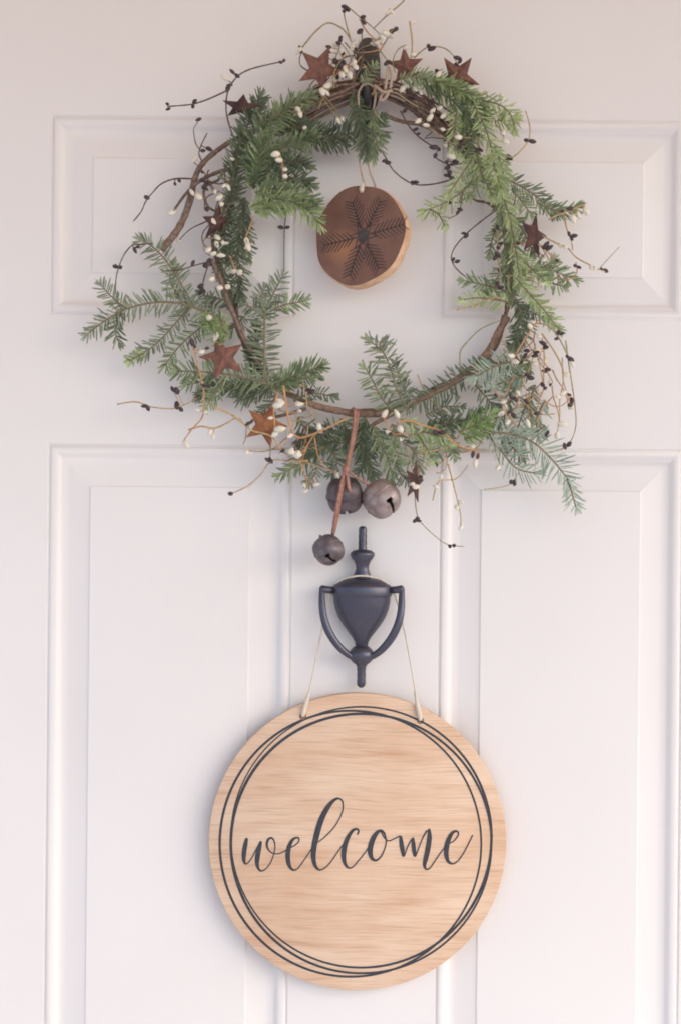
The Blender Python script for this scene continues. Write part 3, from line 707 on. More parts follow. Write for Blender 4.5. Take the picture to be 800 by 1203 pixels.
twig([(570, 110), (578, 116), (590, 118)], 'l', .05, .8, [('c', 589, 113, 4), ('c', 590, 119, 3.6)])
twig([(582, 146), (590, 156), (592, 166)], 'l', .05, .8, [('c', 591, 156, 4.4), ('c', 593, 166, 4.2), ('c', 582, 138, 3.4)])
twig([(560, 160), (560, 170), (566, 178)], 'l', .055, .8, [('d', 560, 176, 3.6), ('d', 564, 176), ('c', 538, 161, 3.6)])
# crown of the wreath
twig([(355, 56), (370, 38), (385, 27), (400, 32), (409, 42), (414, 52)], 'l', .048, 1.1, [('c', 353, 58, 3.4), ('c', 350, 62, 3), ('c', 416, 51, 3.8), ('c', 414, 56, 3.4)])
twig([(412, 48), (407, 30), (404, 14), (408, 8), (420, 18), (434, 29), (447, 41)], 'l', .054, 1.0, [('d', 405, 8, 3.6), ('d', 408, 11), ('d', 404, 13), ('d', 426, 20, 3.8), ('d', 427, 25, 3.6)])
twig([(422, 22), (430, 36), (440, 46), (450, 54), (440, 60), (420, 62)], 'o', .052, .9, [('c', 446, 46, 4.2), ('c', 442, 49, 3.6), ('d', 418, 58)])
twig([(480, -6), (470, 5), (458, 15), (448, 24), (438, 34)], 'l', .05, 1.0, [('c', 459, 13, 3.4), ('c', 455, 16, 3)])
twig([(481, 25), (483, 40), (484, 55), (482, 70)], 'g', .044, 1.2, [('c', 485, 26, 3.4), ('c', 486, 64, 3.4)])
twig([(486, 68), (495, 60), (504, 55), (520, 56), (531, 64), (538, 78)], 'l', .044, 1.0, [('d', 503, 54, 3.6), ('d', 507, 57), ('d', 537, 68), ('d', 540, 72), ('d', 536, 76)])
twig([(440, 48), (452, 42), (460, 36), (466, 33)], 'l', .054, 1.0, [('d', 465, 34, 3.6), ('d', 461, 36, 3), ('c', 453, 39, 4.2), ('c', 449, 43, 3.8)])
twig([(436, 46), (448, 62), (456, 73)], 'l', .052, 1.0, [('d', 456, 73, 3.6), ('d', 453, 75)])
twig([(382, 84), (392, 72), (398, 58), (400, 45)], 'l', .044, .9, [('d', 400, 45, 3.6), ('d', 399, 49), ('d', 386, 55), ('d', 387, 60), ('c', 394, 53, 3.4), ('c', 390, 60, 3.4)])
twig([(390, 92), (402, 82), (416, 76), (424, 66)], 'o', .052, 1.0, [('d', 394, 72, 4), ('d', 400, 76, 4), ('d', 404, 73, 3.6), ('d', 396, 80), ('c', 416, 74, 4.4), ('c', 418, 79, 4), ('c', 406, 82, 4.2), ('c', 402, 88, 4), ('c', 411, 88, 3.6)])
twig([(376, 110), (384, 104), (388, 98)], 'l', .056, .9, [('c', 379, 108, 4.2), ('c', 385, 101, 4.4), ('c', 384, 109, 4), ('c', 398, 142, 3.4), ('c', 403, 140, 3.2)])
twig([(466, 110), (480, 104), (498, 112), (512, 126), (526, 146)], 'b', .046, 1.0, [('c', 473, 104, 4.2), ('c', 478, 98, 4.2), ('c', 487, 104, 4), ('c', 494, 108, 4), ('c', 516, 127, 4), ('c', 521, 136, 4), ('d', 480, 118, 3.8), ('d', 487, 114, 3.8), ('d', 508, 118), ('d', 504, 121, 3.4)])
twig([(476, 112), (486, 130), (500, 144), (520, 156)], 'b', .044, .9, [('c', 491, 142, 4.2), ('c', 500, 147, 4.2), ('c', 505, 138, 3.8), ('d', 476, 122, 3.6), ('d', 475, 130, 3.4), ('c', 520, 152, 3.8), ('c', 508, 130, 3.4), ('d', 490, 88, 3.6), ('d', 488, 94)])
twig([(362, 128), (352, 146), (360, 158)], 'b', .05, .9, [('c', 358, 150, 3.2)])

# fine wires curling out of the bundles
rf = random.Random(5)
def curl(cx, cy, hd, ln, sm, h, nb, kinds):
    pts = [(cx, cy)]; a = hd; k = rf.uniform(-.5, .5)
    for i in range(4):
        a += k + rf.uniform(-.35, .35)
        pts.append((pts[-1][0] + ln / 4 * math.cos(a), pts[-1][1] + ln / 4 * math.sin(a)))
    bs = []
    for j in range(nb):
        q = pts[-1 - (j // 2) * 2]
        bs.append((rf.choice(kinds), q[0] + rf.uniform(-3.5, 3.5), q[1] + rf.uniform(-3.5, 3.5), 3.4))
    twig(pts, sm, h, .85, bs)
for (x0, y0, x1, y1, n, sms, kinds, a0, a1) in (
        (590, 390, 640, 480, 10, 'ogl', 'ddc', .6, 2.4), (585, 380, 650, 500, 9, 'gol', 'c', .8, 2.2), (480, 495, 590, 535, 12, 'ogl', 'cdc', .3, 2.6),
        (300, 470, 400, 530, 13, 'ogb', 'cdc', .2, 2.9), (410, 62, 462, 112, 8, 'lob', 'dcc', 2.6, 6.6), (350, 80, 520, 130, 18, 'lbb', 'ddc', 2.6, 6.6),
        (500, 110, 560, 190, 5, 'bl', 'dd', .8, 2.5), (235, 210, 275, 330, 5, 'bb', 'dc', 1.5, 4.5), (225, 175, 275, 250, 5, 'vb', 'dc', 2.2, 4.2), (590, 250, 640, 330, 5, 'gl', 'dc', -1, 1.2)):
    for i in range(n):
        curl(rf.uniform(x0, x1), rf.uniform(y0, y1), rf.uniform(a0, a1), rf.uniform(28, 60), rf.choice(sms), rf.uniform(.034, .058), rf.choice((0, 1, 2)), kinds)

# ---- tin stars
def star(px, py, r, h, rot, mat, yaw=0.0, pitch=0.0):
    V = [Vector((0, -r * .20, 0))]; F = []
    n = 10
    for ring, (sc, yy) in enumerate(((1.0, 0.0), (1.0, 1.0))):
        for k in range(n):
            a = 2 * math.pi * k / n + math.pi / 2
            rr = (r if k % 2 == 0 else r * .43) * sc * (1 + random.uniform(-.03, .03) * (ring == 0))
            V.append(Vector((rr * math.cos(a), yy, rr * math.sin(a))))
    for k in range(n):
        a = 1 + k; b = 1 + (k + 1) % n
        F.append((0, a, b)); F.append((a, a + n, b + n, b))
    V.append(Vector((0, 1 - r * .14, 0)))
    for k in range(n): F.append((len(V) - 1, n + 1 + (k + 1) % n, n + 1 + k))
    m = Matrix.Rotation(R(yaw), 3, 'Z') @ Matrix.Rotation(R(pitch), 3, 'X') @ Matrix.Rotation(R(rot), 3, 'Y')
    c = W(px, py, h)
    o = part('rusty_star', [c + (m @ v) * mm for v in V], [f[::-1] for f in F], mat, wr, smooth=False)
    return o
star(376, 81, 28, .052, 22, M_rust, 10, 8)
star(476, 78, 22, .044, -6, M_rust, 0, 15)
star(537, 91, 27, .042, 38, M_rust, -12, 10)
star(284, 126, 23, .054, 10, M_rustdark, 0, 68)
star(255, 262, 22, .046, 65, M_rustdark, 45, 20)
star(262, 420, 28, .050, -18, M_rust, 8, 0)
star(312, 499, 27, .050, 22, M_rust2, -15, 0)
star(627, 277, 26, .062, 10, M_rustdark, 48, 0)
star(487, 566, 25, .050, 12, M_rustdark, 63, 0)
star(603, 412, 18, .030, 15, M_rust, 50, 0)

# ------------------------------------------------------------------ wood slice ornament
SC = W(422, 276, 0.050)
orn = thing('wood_slice_ornament', 'round brown wooden slice with a dark snowflake, hanging on twine inside the wreath', 'ornament', SC)
yaw, pit = R(-24), R(-7)
SR = Matrix.Rotation(yaw, 3, 'Z') @ Matrix.Rotation(pit, 3, 'X') @ Matrix.Rotation(R(6), 3, 'Y')
def sp(a, b, n=0.0):            # slice coordinates, millimetres; n = out of the face
    return SC + SR @ (Vector((a, -n, b)) * mm)
N = 64
rad = [57.5 * (1 + .018 * math.sin(3 * 2 * math.pi * k / N + 1) + .012 * math.sin(7 * 2 * math.pi * k / N) + .03 * math.cos(2 * 2 * math.pi * k / N + 2.6)) for k in range(N)]
V, F = [], []
levels = [(1.0, -15), (1.005, -8), (1.0, -1.2), (.985, 0)]
for s, n_ in levels:
    for k in range(N):
        a = 2 * math.pi * k / N; V.append(sp(rad[k] * s * math.cos(a), rad[k] * s * math.sin(a), n_))
for i in range(len(levels) - 1):
    for k in range(N):
        F.append((i * N + k, i * N + (k + 1) % N, (i + 1) * N + (k + 1) % N, (i + 1) * N + k))
F.append(tuple(range(N))[::-1])
M_side = mottled('pale_cut_bark', (0.56, 0.34, 0.20), (0.72, 0.49, 0.32), 60, 0.7, 0.4, spec=0.3)
o = part('slice_rim', V, F, M_side, orn); shade_auto(o, 50)
# stained face with growth rings
m, t, b_ = node_mat('brown_stained_end_grain', 0.6, 0.3)
tc = add(t, 'ShaderNodeTexCoord'); nz = add(t, 'ShaderNodeTexNoise'); nz.inputs['Scale'].default_value = 40; nz.inputs['Detail'].default_value = 4
vl = add(t, 'ShaderNodeVectorMath'); vl.operation = 'LENGTH'; t.links.new(tc.outputs['Object'], vl.inputs[0])
mu = add(t, 'ShaderNodeMath'); mu.operation = 'MULTIPLY_ADD'; mu.inputs[1].default_value = 1700; t.links.new(vl.outputs['Value'], mu.inputs[0])
ns = add(t, 'ShaderNodeMath'); ns.operation = 'MULTIPLY'; ns.inputs[1].default_value = 14; t.links.new(nz.outputs['Fac'], ns.inputs[0]); t.links.new(ns.outputs[0], mu.inputs[2])
si = add(t, 'ShaderNodeMath'); si.operation = 'SINE'; t.links.new(mu.outputs[0], si.inputs[0])
t.links.new(tc.outputs['Object'], nz.inputs['Vector'])
cr = add(t, 'ShaderNodeValToRGB'); e = cr.color_ramp.elements; e[0].position = .3; e[0].color = (.175, .090, .066, 1); e[1].position = .75; e[1].color = (.250, .132, .096, 1)
mr = add(t, 'ShaderNodeMath'); mr.operation = 'MULTIPLY_ADD'; mr.inputs[1].default_value = .06; t.links.new(si.outputs[0], mr.inputs[0]); t.links.new(nz.outputs['Fac'], mr.inputs[2])
t.links.new(mr.outputs[0], cr.inputs['Fac'])
sub = add(t, 'ShaderNodeVectorMath'); sub.operation = 'DISTANCE'; pz = sp(-18, -16) - SC; sub.inputs[1].default_value = pz
t.links.new(tc.outputs['Object'], sub.inputs[0])
cr2 = add(t, 'ShaderNodeValToRGB'); e = cr2.color_ramp.elements; e[0].position = 0.0; e[0].color = (1, 1, 1, 1); e[1].position = .024; e[1].color = (0, 0, 0, 1)
t.links.new(sub.outputs['Value'], cr2.inputs['Fac'])
mx = add(t, 'ShaderNodeMix'); mx.data_type = 'RGBA'; mx.inputs['B'].default_value = (.40, .185, .085, 1)
t.links.new(cr2.outputs[0], mx.inputs['Factor']); t.links.new(cr.outputs[0], mx.inputs['A']); t.links.new(mx.outputs['Result'], b_.inputs['Base Color'])
V = [sp(rad[k] * .986 * math.cos(2 * math.pi * k / N), rad[k] * .986 * math.sin(2 * math.pi * k / N), 0.15) for k in range(N)]
part('slice_face', V, [tuple(range(N))], m, orn, smooth=False)
# burnt snowflake of six little sprigs round a dark middle
M_burn = mottled('burnt_line', (0.045, 0.030, 0.030), (0.085, 0.055, 0.050), 120, 0.8)
V, F = [], []
lay = [0.45]
def bar(a0, b0, a1, b1, w0, w1):
    d = Vector((a1 - a0, b1 - b0)).normalized(); nx, ny = -d.y, d.x
    n_ = lay[0]; lay[0] += .0015
    o = len(V)
    for a, b, w in ((a0, b0, w0), (a1, b1, w1)):
        for s in (1, -1):
            V.append(sp(a + nx * w * s / 2, b + ny * w * s / 2, n_)); V.append(sp(a + nx * w * s / 2, b + ny * w * s / 2, .1))
    F.append((o, o + 4, o + 6, o + 2)); F.append((o, o + 1, o + 5, o + 4)); F.append((o + 2, o + 6, o + 7, o + 3)); F.append((o, o + 2, o + 3, o + 1)); F.append((o + 4, o + 5, o + 7, o + 6))
cx, cy = 5, -1
for tx, ty in ((-15, 38), (20, 40), (53, 14), (31, -38), (-4, -48), (-42, -14)):
    d = Vector((tx - cx, ty - cy)); Lg = d.length; d.normalize(); q = Vector((-d.y, d.x))
    bar(cx + d.x * 9, cy + d.y * 9, tx, ty, 1.7, 1.1)
    for f in (.26, .36, .46, .56, .66, .76, .86, .96):
        L_ = 15.5 * (1 - abs(f - .5) * .7) * random.uniform(.85, 1.1)
        for s in (1, -1):
            c_ = Vector((cx, cy)) + d * Lg * f; e_ = c_ + d * L_ * .62 + q * s * L_ * .72
            bar(c_.x, c_.y, e_.x, e_.y, 1.35, .7)
for k in range(6):                                            # chevrons between the sprigs
    a = 2 * math.pi * k / 6 + .05
    p1 = Vector((cx + 17 * math.cos(a), cy + 17 * math.sin(a)))
    for s in (-.45, .45):
        bar(cx + 8 * math.cos(a + s), cy + 8 * math.sin(a + s), p1.x, p1.y, .9, .8)
part('snowflake', V, F, M_burn, orn, smooth=False)
V = [sp(cx + 7.5 * math.cos(2 * math.pi * k / 6 + .5), cy + 8.5 * math.sin(2 * math.pi * k / 6 + .5), .9) for k in range(6)] + [sp(cx + 8 * math.cos(2 * math.pi * k / 6 + .5), cy + 9 * math.sin(2 * math.pi * k / 6 + .5), 0.1) for k in range(6)]
F = [tuple(range(6))] + [(k, k + 6, (k + 1) % 6 + 6, (k + 1) % 6) for k in range(6)]
part('snowflake_centre', V, F, M_hook, orn, smooth=False)
p_hole = sp(-5, 50, .6); p_hole_b = sp(-5, 50, -15.5)
tw = [(p_hole, .0014), (sp(-5, 55, 2.4), .0016), (sp(-4.5, 59.5, -1), .0013), (W(422.5, 190, .056), .0011), (W(424, 150, .052), .0011), (W(421, 122, .050), .0013), (W(422, 106, .047), .0013), (W(430, 98, .045), .0013), (W(440, 104, .048), .0013), (W(440, 120, .050), .0013), (W(435, 145, .052), .0011), (W(432, 190, .054), .0011), (sp(6, 60.5, -8), .0012), (sp(2, 57, -16.5), .0013), (p_hole_b, .0012)]
part('hanging_twine', *tube_geo(catmull(tw, .003), 7, knobs=.12), M_twine2, orn)
part('twine_knot', *tube_geo([(p_hole, .0022), (sp(-5, 53, 2.8), .0030), (sp(-5, 58, 2.0), .0024), (sp(-4.7, 61, 0), .0015)], 8), M_twine, orn)

# bow of twine at the crown
V, F = [], []
for pts in ([(452, 106, .055), (454, 92, .06), (456, 78, .058), (460, 88, .06), (458, 104, .056)], [(440, 100, .054), (450, 108, .058), (460, 106, .056)], [(449, 110, .056), (446, 118, .057), (452, 116, .058), (456, 108, .057)]):
    tube_geo(catmull([(W(*p), .0017) for p in pts], .003), 7, V, F, knobs=.1)
bw = thing('twine_bow', 'small tan twine bow tied beside the black hook at the top of the wreath', 'bow', W(453, 100, .05))
part('twine_loops', V, F, M_twine2, bw)

# ------------------------------------------------------------------ leather cord and bells
cord = thing('leather_cord', 'russet leather cord tied to the bottom vine, holding the three bells', 'cord', W(416, 486, .046))
def ribbon(pts, w, th, twist=0.0):
    path = catmull([(W(*p), w * mm) for p in pts], .003); V, F = [], []
    n = len(path)
    for i, (p, ww) in enumerate(path):
        t = (path[min(i + 1, n - 1)][0] - path[max(i - 1, 0)][0]).normalized()
        s = t.cross(Vector((0, -1, 0))).normalized(); u = s.cross(t)
        a = twist * math.sin(i * .25); s, u = s * math.cos(a) + u * math.sin(a), u * math.cos(a) - s * math.sin(a)
        for q, r_ in ((-1, -1), (-.6, -1.3), (.6, -1.3), (1, -1), (1, 1), (-1, 1)): V.append(p + s * q * ww / 2 + u * r_ * th * mm / 2)
    for i in range(n - 1):
        for k in range(6): F.append((i * 6 + k, i * 6 + (k + 1) % 6, i * 6 + 6 + (k + 1) % 6, i * 6 + 6 + k))
    F.append((0, 1, 2, 3, 4, 5)[::-1]); F.append(tuple((n - 1) * 6 + k for k in range(6)))
    return V, F
part('cord_strand', *ribbon([(414, 480, .040), (417, 484, .048), (416, 500, .048), (413, 520, .048), (409, 538, .050), (405, 556, .060)], 4.2, 2.2, .3), M_leather, cord)
part('cord_strand', *ribbon([(419, 481, .038), (420, 486, .046), (418, 505, .046), (414, 525, .047), (410, 540, .050), (407, 554, .058)], 3.4, 2.0, -.3), M_leather, cord)
part('cord_strand', *ribbon([(406, 550, .060), (401, 570, .066), (397, 590, .066), (394, 608, .058), (391, 628, .046)], 4.0, 2.2, .5), M_leather, cord)
part('cord_strand', *ribbon([(408, 552, .060), (402, 574, .064), (399, 592, .064), (396, 610, .056), (392, 626, .045)], 3.0, 2.0, -.5), M_leather, cord)
part('cord_end', *ribbon([(405, 552, .062), (408, 560, .064), (409, 568, .066), (411, 578, .066)], 3.6, 2.0, .3), M_leather, cord)
part('cord_strand', *ribbon([(407, 552, .056), (418, 560, .054), (428, 567, .052), (436, 570, .05)], 2.6, 1.8, .2), M_leather, cord)
part('knot', *tube_geo([(W(407, 546, .055), .002), (W(406.5, 549, .060), .0042), (W(406, 553, .061), .0044), (W(405.5, 557, .060), .002)], 9), M_leather, cord)

M_bell1 = mottled('dark_brown_bell_metal', (0.085, 0.064, 0.070), (0.150, 0.118, 0.122), 90, 0.40, 0.15, metal=0.35, rough2=0.55)
M_bell2 = mottled('worn_bronze_bell_metal', (0.260, 0.200, 0.190), (0.420, 0.345, 0.325), 80, 0.38, 0.15, metal=0.5, rough2=0.55)
M_bell3 = mottled('grey_brown_bell_metal', (0.120, 0.096, 0.104), (0.230, 0.190, 0.195), 90, 0.36, 0.15, metal=0.5, rough2=0.5)
def bell(px, py, r, h, top, slot_side, mat, label):
    """top: direction of the hanger; slot_side: direction the slot runs across the mouth"""
    c = W(px, py, h)
    b = thing('jingle_bell', label, 'bell', c, 'bells on the leather cord')
    zt = Vector(top).normalized(); xs_ = Vector(slot_side); xs_ = (xs_ - zt * xs_.dot(zt)).normalized(); ys = zt.cross(xs_)
    # slot runs along ys over the mouth (-zt); poles of the grid on xs_
    LAT, LON = 36, 64
    V, F = [], []
    r_ = r * mm
    def pt(la, lo, s=1.0):
        d = Vector((math.sin(la), math.cos(la) * math.sin(lo), -math.cos(la) * math.cos(lo)))   # lo=0 -> mouth
        k = (abs(d.x) ** 2.6 + abs(d.y) ** 2.6 + abs(d.z) ** 2.6) ** (-1 / 2.6)
        d = d * k
        return c + (xs_ * d.x + ys * d.y + zt * d.z) * r_ * s
    lat = [(-math.pi / 2) + math.pi * i / LAT for i in range(LAT + 1)]
    for s in (1.0, .93):
        for i in range(LAT + 1):
            for j in range(LON): V.append(pt(lat[i], 2 * math.pi * j / LON, s))
    def hole(i, j):
        jj = min(j, LON - 1 - j)
        mid = i in (LAT // 2 - 1, LAT // 2)
        wide = i in (LAT // 2 - 2, LAT // 2 - 1, LAT // 2, LAT // 2 + 1)
        return (mid and jj < 9) or (wide and 8 <= jj <= 9)
    n1 = (LAT + 1) * LON
    for i in range(LAT):
        for j in range(LON):
            if hole(i, j): continue
            j2 = (j + 1) % LON
            q = (i * LON + j, i * LON + j2, (i + 1) * LON + j2, (i + 1) * LON + j)
            F.append(q[::-1]); F.append(tuple(k + n1 for k in q))
            for (di, dj, e0, e1) in ((-1, 0, q[0], q[1]), (1, 0, q[2], q[3]), (0, 1, q[1], q[2]), (0, -1, q[3], q[0])):
                ii = i + di; jj = (j + dj) % LON
                if 0 <= ii < LAT and hole(ii, jj): F.append((e0, e1, e1 + n1, e0 + n1))
    sh = part('bell_shell', V, F, mat, b); shade_auto(sh, 50)
    ring = []
    for k in range(49):
        a = 2 * math.pi * k / 48
        d = Vector((math.cos(a), math.sin(a), 0)); kk = (abs(d.x) ** 2.6 + abs(d.y) ** 2.6) ** (-1 / 2.6)
        ring.append((c + (xs_ * d.x + ys * d.y) * kk * r_ * 1.005 - zt * r_ * .0, r_ * .045))
    part('seam', *tube_geo(ring, 6), mat, b)
    lp = []
    for k in range(13):
        a = math.pi * k / 12
        lp.append((c + zt * r_ * (.96 + .28 * math.sin(a)) + ys * r_ * .20 * math.cos(a), .0011))
    part('hanging_loop', *tube_geo(lp, 7), mat, b)
    bm = bmesh.new(); bmesh.ops.create_icosphere(bm, subdivisions=2, radius=r_ * .38)
    VV = [v.co + c - zt * r_ * .45 for v in bm.verts]; FF = [tuple(v.index for v in f.verts) for f in bm.faces]; bm.free()
    part('clapper', VV, FF, M_hook, b)
    return b
bell(405, 582, 20.5, .040, (-.10, -.42, 1), (1, 0.1, 0), M_bell1, 'dark brown round bell hanging behind the leather cord, left of the bronze one')
bell(448, 586, 20.5, .046, (-.62, .35, .62), (.6, .35, .75), M_bell2, 'lighter bronze bell with its slot showing, right of the dark bell under the wreath')
bell(386, 646, 16.6, .040, (-.45, .40, .75), (.8, -.35, .35), M_bell3, 'smallest grey brown bell, hanging lowest beside the top of the knocker')

# ------------------------------------------------------------------ door knocker
kn = thing('door_knocker', 'dark slate iron urn shaped door knocker with a curved handle above the sign', 'door knocker', W(425, 720, 0))
KX = 425.0
def zk(py): return W(KX, py, .014).z
def lath(name, prof, h, flat, parent, sides=36, ang=40, mat=None):
    c = W(KX, 720, h)
    # follow the slight lean of the knocker: straight up
    o = part(name, *lathe_geo([(r * mm, zk(y)) for r, y in prof], c, sides, flat), mat or M_iron, parent)
    shade_auto(o, ang); return o
lath('finial', [(2.0, 618), (4.2, 619.5), (4.9, 623), (4.6, 626), (5.0, 630), (4.7, 634), (5.0, 638), (4.7, 642), (5.2, 645.5), (10.5, 646.5), (13.6, 649), (14.2, 652), (12.6, 655.5), (9.6, 659), (7.8, 664), (7.4, 668), (8.6, 672), (10.2, 676), (10.2, 683)], .015, .75, kn)
lath('urn', [(8, 678.5), (16, 679.5), (26, 682.5), (33, 687), (34.6, 690), (34.8, 698), (34.4, 699.5), (33.2, 700.6), (33.0, 702), (32.6, 708), (31, 716), (27.5, 725), (22, 734), (16, 742), (11, 748.5), (8.0, 754), (7.0, 760), (7.6, 766)], .016, .62, kn)
lath('finial', [(4.4, 778), (5.0, 782), (5.4, 786), (4.8, 789), (5.2, 793), (4.8, 797), (5.2, 801), (4.9, 805), (2.6, 807.5), (0.5, 808)], .014, .8, kn)
lath('striker', [(2.5, 757.5), (9, 759), (13, 763), (14.5, 768), (13.8, 773), (10.5, 777), (6.5, 780), (4.8, 784)], .022, .85, kn)
# curved handle, pivoting on two ears
def handle(sgn):
    pts = [(46.5, 690, .022), (46.8, 700, .025), (46.4, 712, .028), (44.8, 724, .030), (41.4, 736, .031), (36, 747, .031), (29, 757, .030), (20, 766, .028), (10, 772, .026), (3, 773, .025)]
    V, F = [], []
    path = catmull([(W(KX + sgn * x, y, h), 0) for x, y, h in pts], .003)
    n = len(path)
    for i, (p, _) in enumerate(path):
        t = (path[min(i + 1, n - 1)][0] - path[max(i - 1, 0)][0]).normalized()
        s = t.cross(Vector((0, -1, 0))).normalized(); f = i / (n - 1)
        w = (3.1 + 1.5 * math.sin(f * 2.9)) * mm; th = (2.6 + 1.0 * f) * mm
        for k in range(10):
            a = 2 * math.pi * k / 10
            V.append(p + s * w * math.cos(a) + Vector((0, -1, 0)) * th * math.sin(a))
    for i in range(n - 1):
        for k in range(10): F.append((i * 10 + k, i * 10 + (k + 1) % 10, i * 10 + 10 + (k + 1) % 10, i * 10 + 10 + k))
    F.append(tuple(range(10))[::-1]); F.append(tuple((n - 1) * 10 + k for k in range(10)))
    return V, F
V, F = handle(1); V2, F2 = handle(-1); o = len(V)
part('handle', V + V2, F + [tuple(i + o for i in f) for f in F2], M_iron, kn)
for s in (1, -1):
    e0 = W(KX + s * 33, 693.5, .020); e1 = W(KX + s * 48.5, 692, .023)
    part('handle_ear', *tube_geo([(e0, .0042), (e0.lerp(e1, .5), .0042), (e0.lerp(e1, .85), .0048), (e1, .0040)], 12), M_iron, kn)

# ------------------------------------------------------------------ welcome sign
SH = 0.022                                                     # front face of the board, metres from the door
CX, CY, SRAD = 420, 989, 174.5
C0 = W(CX, CY, SH); RAD = (W(CX + SRAD, CY, SH) - C0).length
sign = thing('welcome_sign', 'round pale wooden sign reading welcome in dark script, hanging below the knocker', 'sign', C0 + Vector((0, 0, 0)))
N = 128; V, F = [], []
for s, y in ((1.0, .012), (1.0, .0008), (.9978, .0002), (.995, 0.0)):
    for k in range(N):
        a = 2 * math.pi * k / N; V.append(C0 + Vector((RAD * s * math.cos(a), y, RAD * s * math.sin(a))))
for i in range(3):
    for k in range(N): F.append((i * N + k, i * N + (k + 1) % N, i * N + N + (k + 1) % N, i * N + N + k))
F.append(tuple(3 * N + k for k in range(N))); F.append(tuple(range(N))[::-1])
o = part('board', V, F, M_wood, sign); shade_auto(o, 25)
lvl = [0.00014]
def inked(name, strokes, closed=False):
    """painted strokes with their own small thickness; (px, py, width px) each"""
    V, F = [], []
    for st in strokes:
        pts = catmull([(Vector((x, y, 0)), w) for x, y, w in st], 1.2)
        n = len(pts); o = len(V)
        for i, (p, w) in enumerate(pts):
            if closed: a_, b_ = pts[(i - 1) % (n - 1)][0], pts[(i + 1) % (n - 1)][0] if i < n - 1 else pts[1][0]
            else: a_, b_ = pts[max(0, i - 1)][0], pts[min(n - 1, i + 1)][0]
            t = (b_ - a_)
            t = t.normalized() if t.length > 1e-6 else Vector((1, 0, 0))
            nx = Vector((-t.y, t.x, 0)) * w / 2
            hh = SH + lvl[0]; lvl[0] += 0.00000012
            V += [W(p.x + nx.x, p.y + nx.y, hh), W(p.x - nx.x, p.y - nx.y, hh), W(p.x + nx.x, p.y + nx.y, SH + .00003), W(p.x - nx.x, p.y - nx.y, SH + .00003)]
        for i in range(n - 1):
            q = o + i * 4
            F += [(q, q + 4, q + 5, q + 1), (q, q + 2, q + 6, q + 4), (q + 1, q + 5, q + 7, q + 3)]
        # round ends
        for i, sg in ((0, -1), (n - 1, 1)):
            if closed: break
            p, w = pts[i]; t = (pts[min(n - 1, i + 1)][0] - pts[max(0, i - 1)][0]).normalized(); nn = Vector((-t.y, t.x, 0))
            hh = -V[o + i * 4].y
            ids = [o + i * 4]
            for k in range(1, 6):
                a = math.pi * k / 6
                q = p + nn * (w / 2) * math.cos(a) + t * sg * (w / 2) * math.sin(a)
                ids.append(len(V)); V.append(W(q.x, q.y, hh))
            ids.append(o + i * 4 + 1); F.append(tuple(ids))
        lvl[0] += 0.000004
    return part(name, V, F, M_ink, sign, smooth=False)
def ellipse(cx, cy, a, b, w0, w1, ph):
    return [(cx + a * math.cos(t), cy + b * math.sin(t), w0 + (w1 - w0) * (.5 + .5 * math.cos(t - ph))) for t in [2 * math.pi * k / 60 for k in range(61)]]
inked('painted_ring', [ellipse(411.75, 991.2, 153.2, 156.2, 2.2, 3.0, 3.0)], True)
inked('painted_ring', [ellipse(424.3, 983.6, 152.7, 153.2, 1.5, 3.0, .4)], True)
inked('painted_ring', [ellipse(424.3, 991.0, 152.7, 152.4, 2.2, 3.4, 3.6)], True)
def cr_(pts, ox): return [(ox + x / 5.333, 930 + y / 5.333, max(1.35, w / 5.333 * 1.0)) for x, y, w in pts]
w1 = [(80, 298, 18), (72, 335, 28), (64, 385, 29), (63, 425, 24), (70, 450, 14), (85, 450, 8), (110, 420, 6), (135, 372, 6), (158, 330, 8)]
w2 = [(168, 318, 18), (157, 360, 30), (148, 410, 31), (146, 450, 25), (154, 482, 16), (172, 497, 10), (200, 485, 7), (228, 450, 6), (248, 400, 6), (258, 350, 7), (252, 308, 9), (235, 290, 13), (216, 300, 16), (207, 330, 15), (216, 362, 10), (240, 384, 8), (275, 390, 7), (312, 376, 6), (350, 354, 6),
      (386, 334, 7), (408, 310, 8), (406, 291, 10), (386, 290, 13), (362, 310, 20), (345, 350, 28), (338, 400, 30), (343, 448, 26), (357, 480, 17), (378, 492, 10), (402, 480, 7), (430, 444, 6), (460, 400, 6), (492, 352, 6)]
l1 = [(530, 316, 6), (580, 275, 6), (630, 220, 6), (665, 160, 7), (682, 105, 8), (678, 60, 9), (655, 43, 12), (624, 56, 20), (590, 95, 30), (556, 155, 35), (532, 220, 37), (514, 290, 36), (502, 350, 34), (498, 410, 30), (506, 455, 24), (524, 484, 15), (545, 490, 9), (576, 474, 6), (612, 434, 6), (650, 378, 6), (684, 330, 6)]
c1 = [(772, 266, 10), (780, 246, 11), (764, 233, 13), (735, 252, 20), (706, 302, 29), (690, 360, 32), (686, 410, 30), (696, 455, 20), (718, 478, 12), (746, 470, 7), (776, 436, 6), (804, 402, 6), (845, 345, 6)]
o1 = [(222, 262, 10), (205, 246, 14), (180, 252, 22), (155, 285, 31), (137, 330, 34), (131, 375, 33), (141, 415, 24), (165, 431, 13), (195, 412, 9), (221, 362, 8), (232, 312, 8), (222, 268, 10), (204, 247, 14), (200, 252, 8), (224, 294, 7), (250, 308, 7), (284, 295, 7), (314, 279, 9)]
m1 = [(322, 284, 17), (326, 320, 27), (333, 365, 27), (339, 404, 15), (348, 392, 8), (366, 345, 7), (388, 302, 9)]
m2 = [(399, 294, 15), (402, 335, 26), (407, 380, 24), (411, 405, 13), (421, 390, 8), (441, 338, 7), (464, 282, 8), (484, 248, 11)]
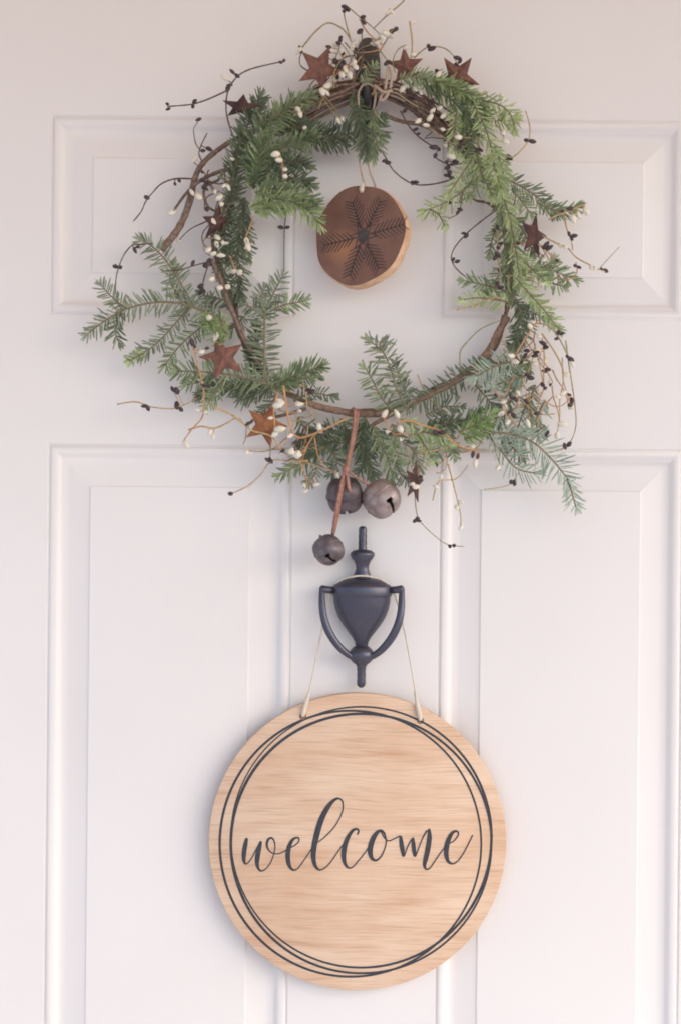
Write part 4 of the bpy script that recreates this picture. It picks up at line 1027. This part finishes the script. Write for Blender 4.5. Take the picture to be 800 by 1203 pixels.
m3 = [(500, 240, 18), (502, 290, 30), (492, 360, 32), (478, 425, 29), (471, 462, 20), (482, 486, 11), (506, 478, 7), (540, 430, 6), (580, 372, 6), (614, 332, 6), (652, 312, 7), (676, 284, 8), (683, 261, 10), (672, 248, 12), (646, 258, 20), (622, 300, 29), (609, 350, 32), (608, 400, 28), (620, 437, 19), (645, 452, 11), (676, 438, 7), (710, 395, 6), (745, 330, 6), (772, 274, 7)]
inked('lettering', [cr_(w1, 275), cr_(w2, 275), cr_(l1, 275), cr_(c1, 275), cr_(o1, 410), cr_(m1, 410), cr_(m2, 410), cr_(m3, 410)])
# cord: from the left hole, over the shoulders of the urn, to the right hole
tw = [(357, 840, SH - .004), (357, 838, SH + .0015), (361, 824, SH + .001), (368, 790, .020), (376, 750, .016), (383, 716, .016), (390, 692, .018), (402, 681, .022), (414, 677.5, .026), (425, 676.5, .0275), (436, 677.5, .026), (448, 681, .022), (460, 692, .018), (469, 716, .016), (476, 746, .016), (484, 790, .020), (490, 826, SH + .001), (493, 842, SH + .0015), (493, 845, SH - .004)]
part('hanging_twine', *tube_geo(catmull([(W(*p), .0011) for p in tw], .003), 7, knobs=.12), M_twine, sign)
for hx, hy in ((356, 841.5), (493.5, 846.5)):
    V = [W(hx, hy, SH + .0003)] + [W(hx + 4.2 * math.cos(2 * math.pi * k / 20), hy + 4.2 * math.sin(2 * math.pi * k / 20), SH + .0003) for k in range(20)]
    part('hole_shade_disc', V, [(0, 1 + (k + 1) % 20, 1 + k) for k in range(20)], M_holeshade, sign, smooth=False)  # flat disc on an uncut board, hole shade put into its colour
for pts in ([(356, 841, SH + .0012), (357.5, 834, SH + .003), (361, 822, SH + .0025), (363.5, 812, SH - .003)], [(493.5, 846, SH + .0012), (492.5, 838, SH + .003), (490, 828, SH + .0025), (487, 812, SH - .003)]):
    part('twine_knot', *tube_geo(catmull([(W(*p), r_) for p, r_ in zip(pts, (.0022, .0028, .0024, .0012))], .002), 8, knobs=.06), M_twine, sign)
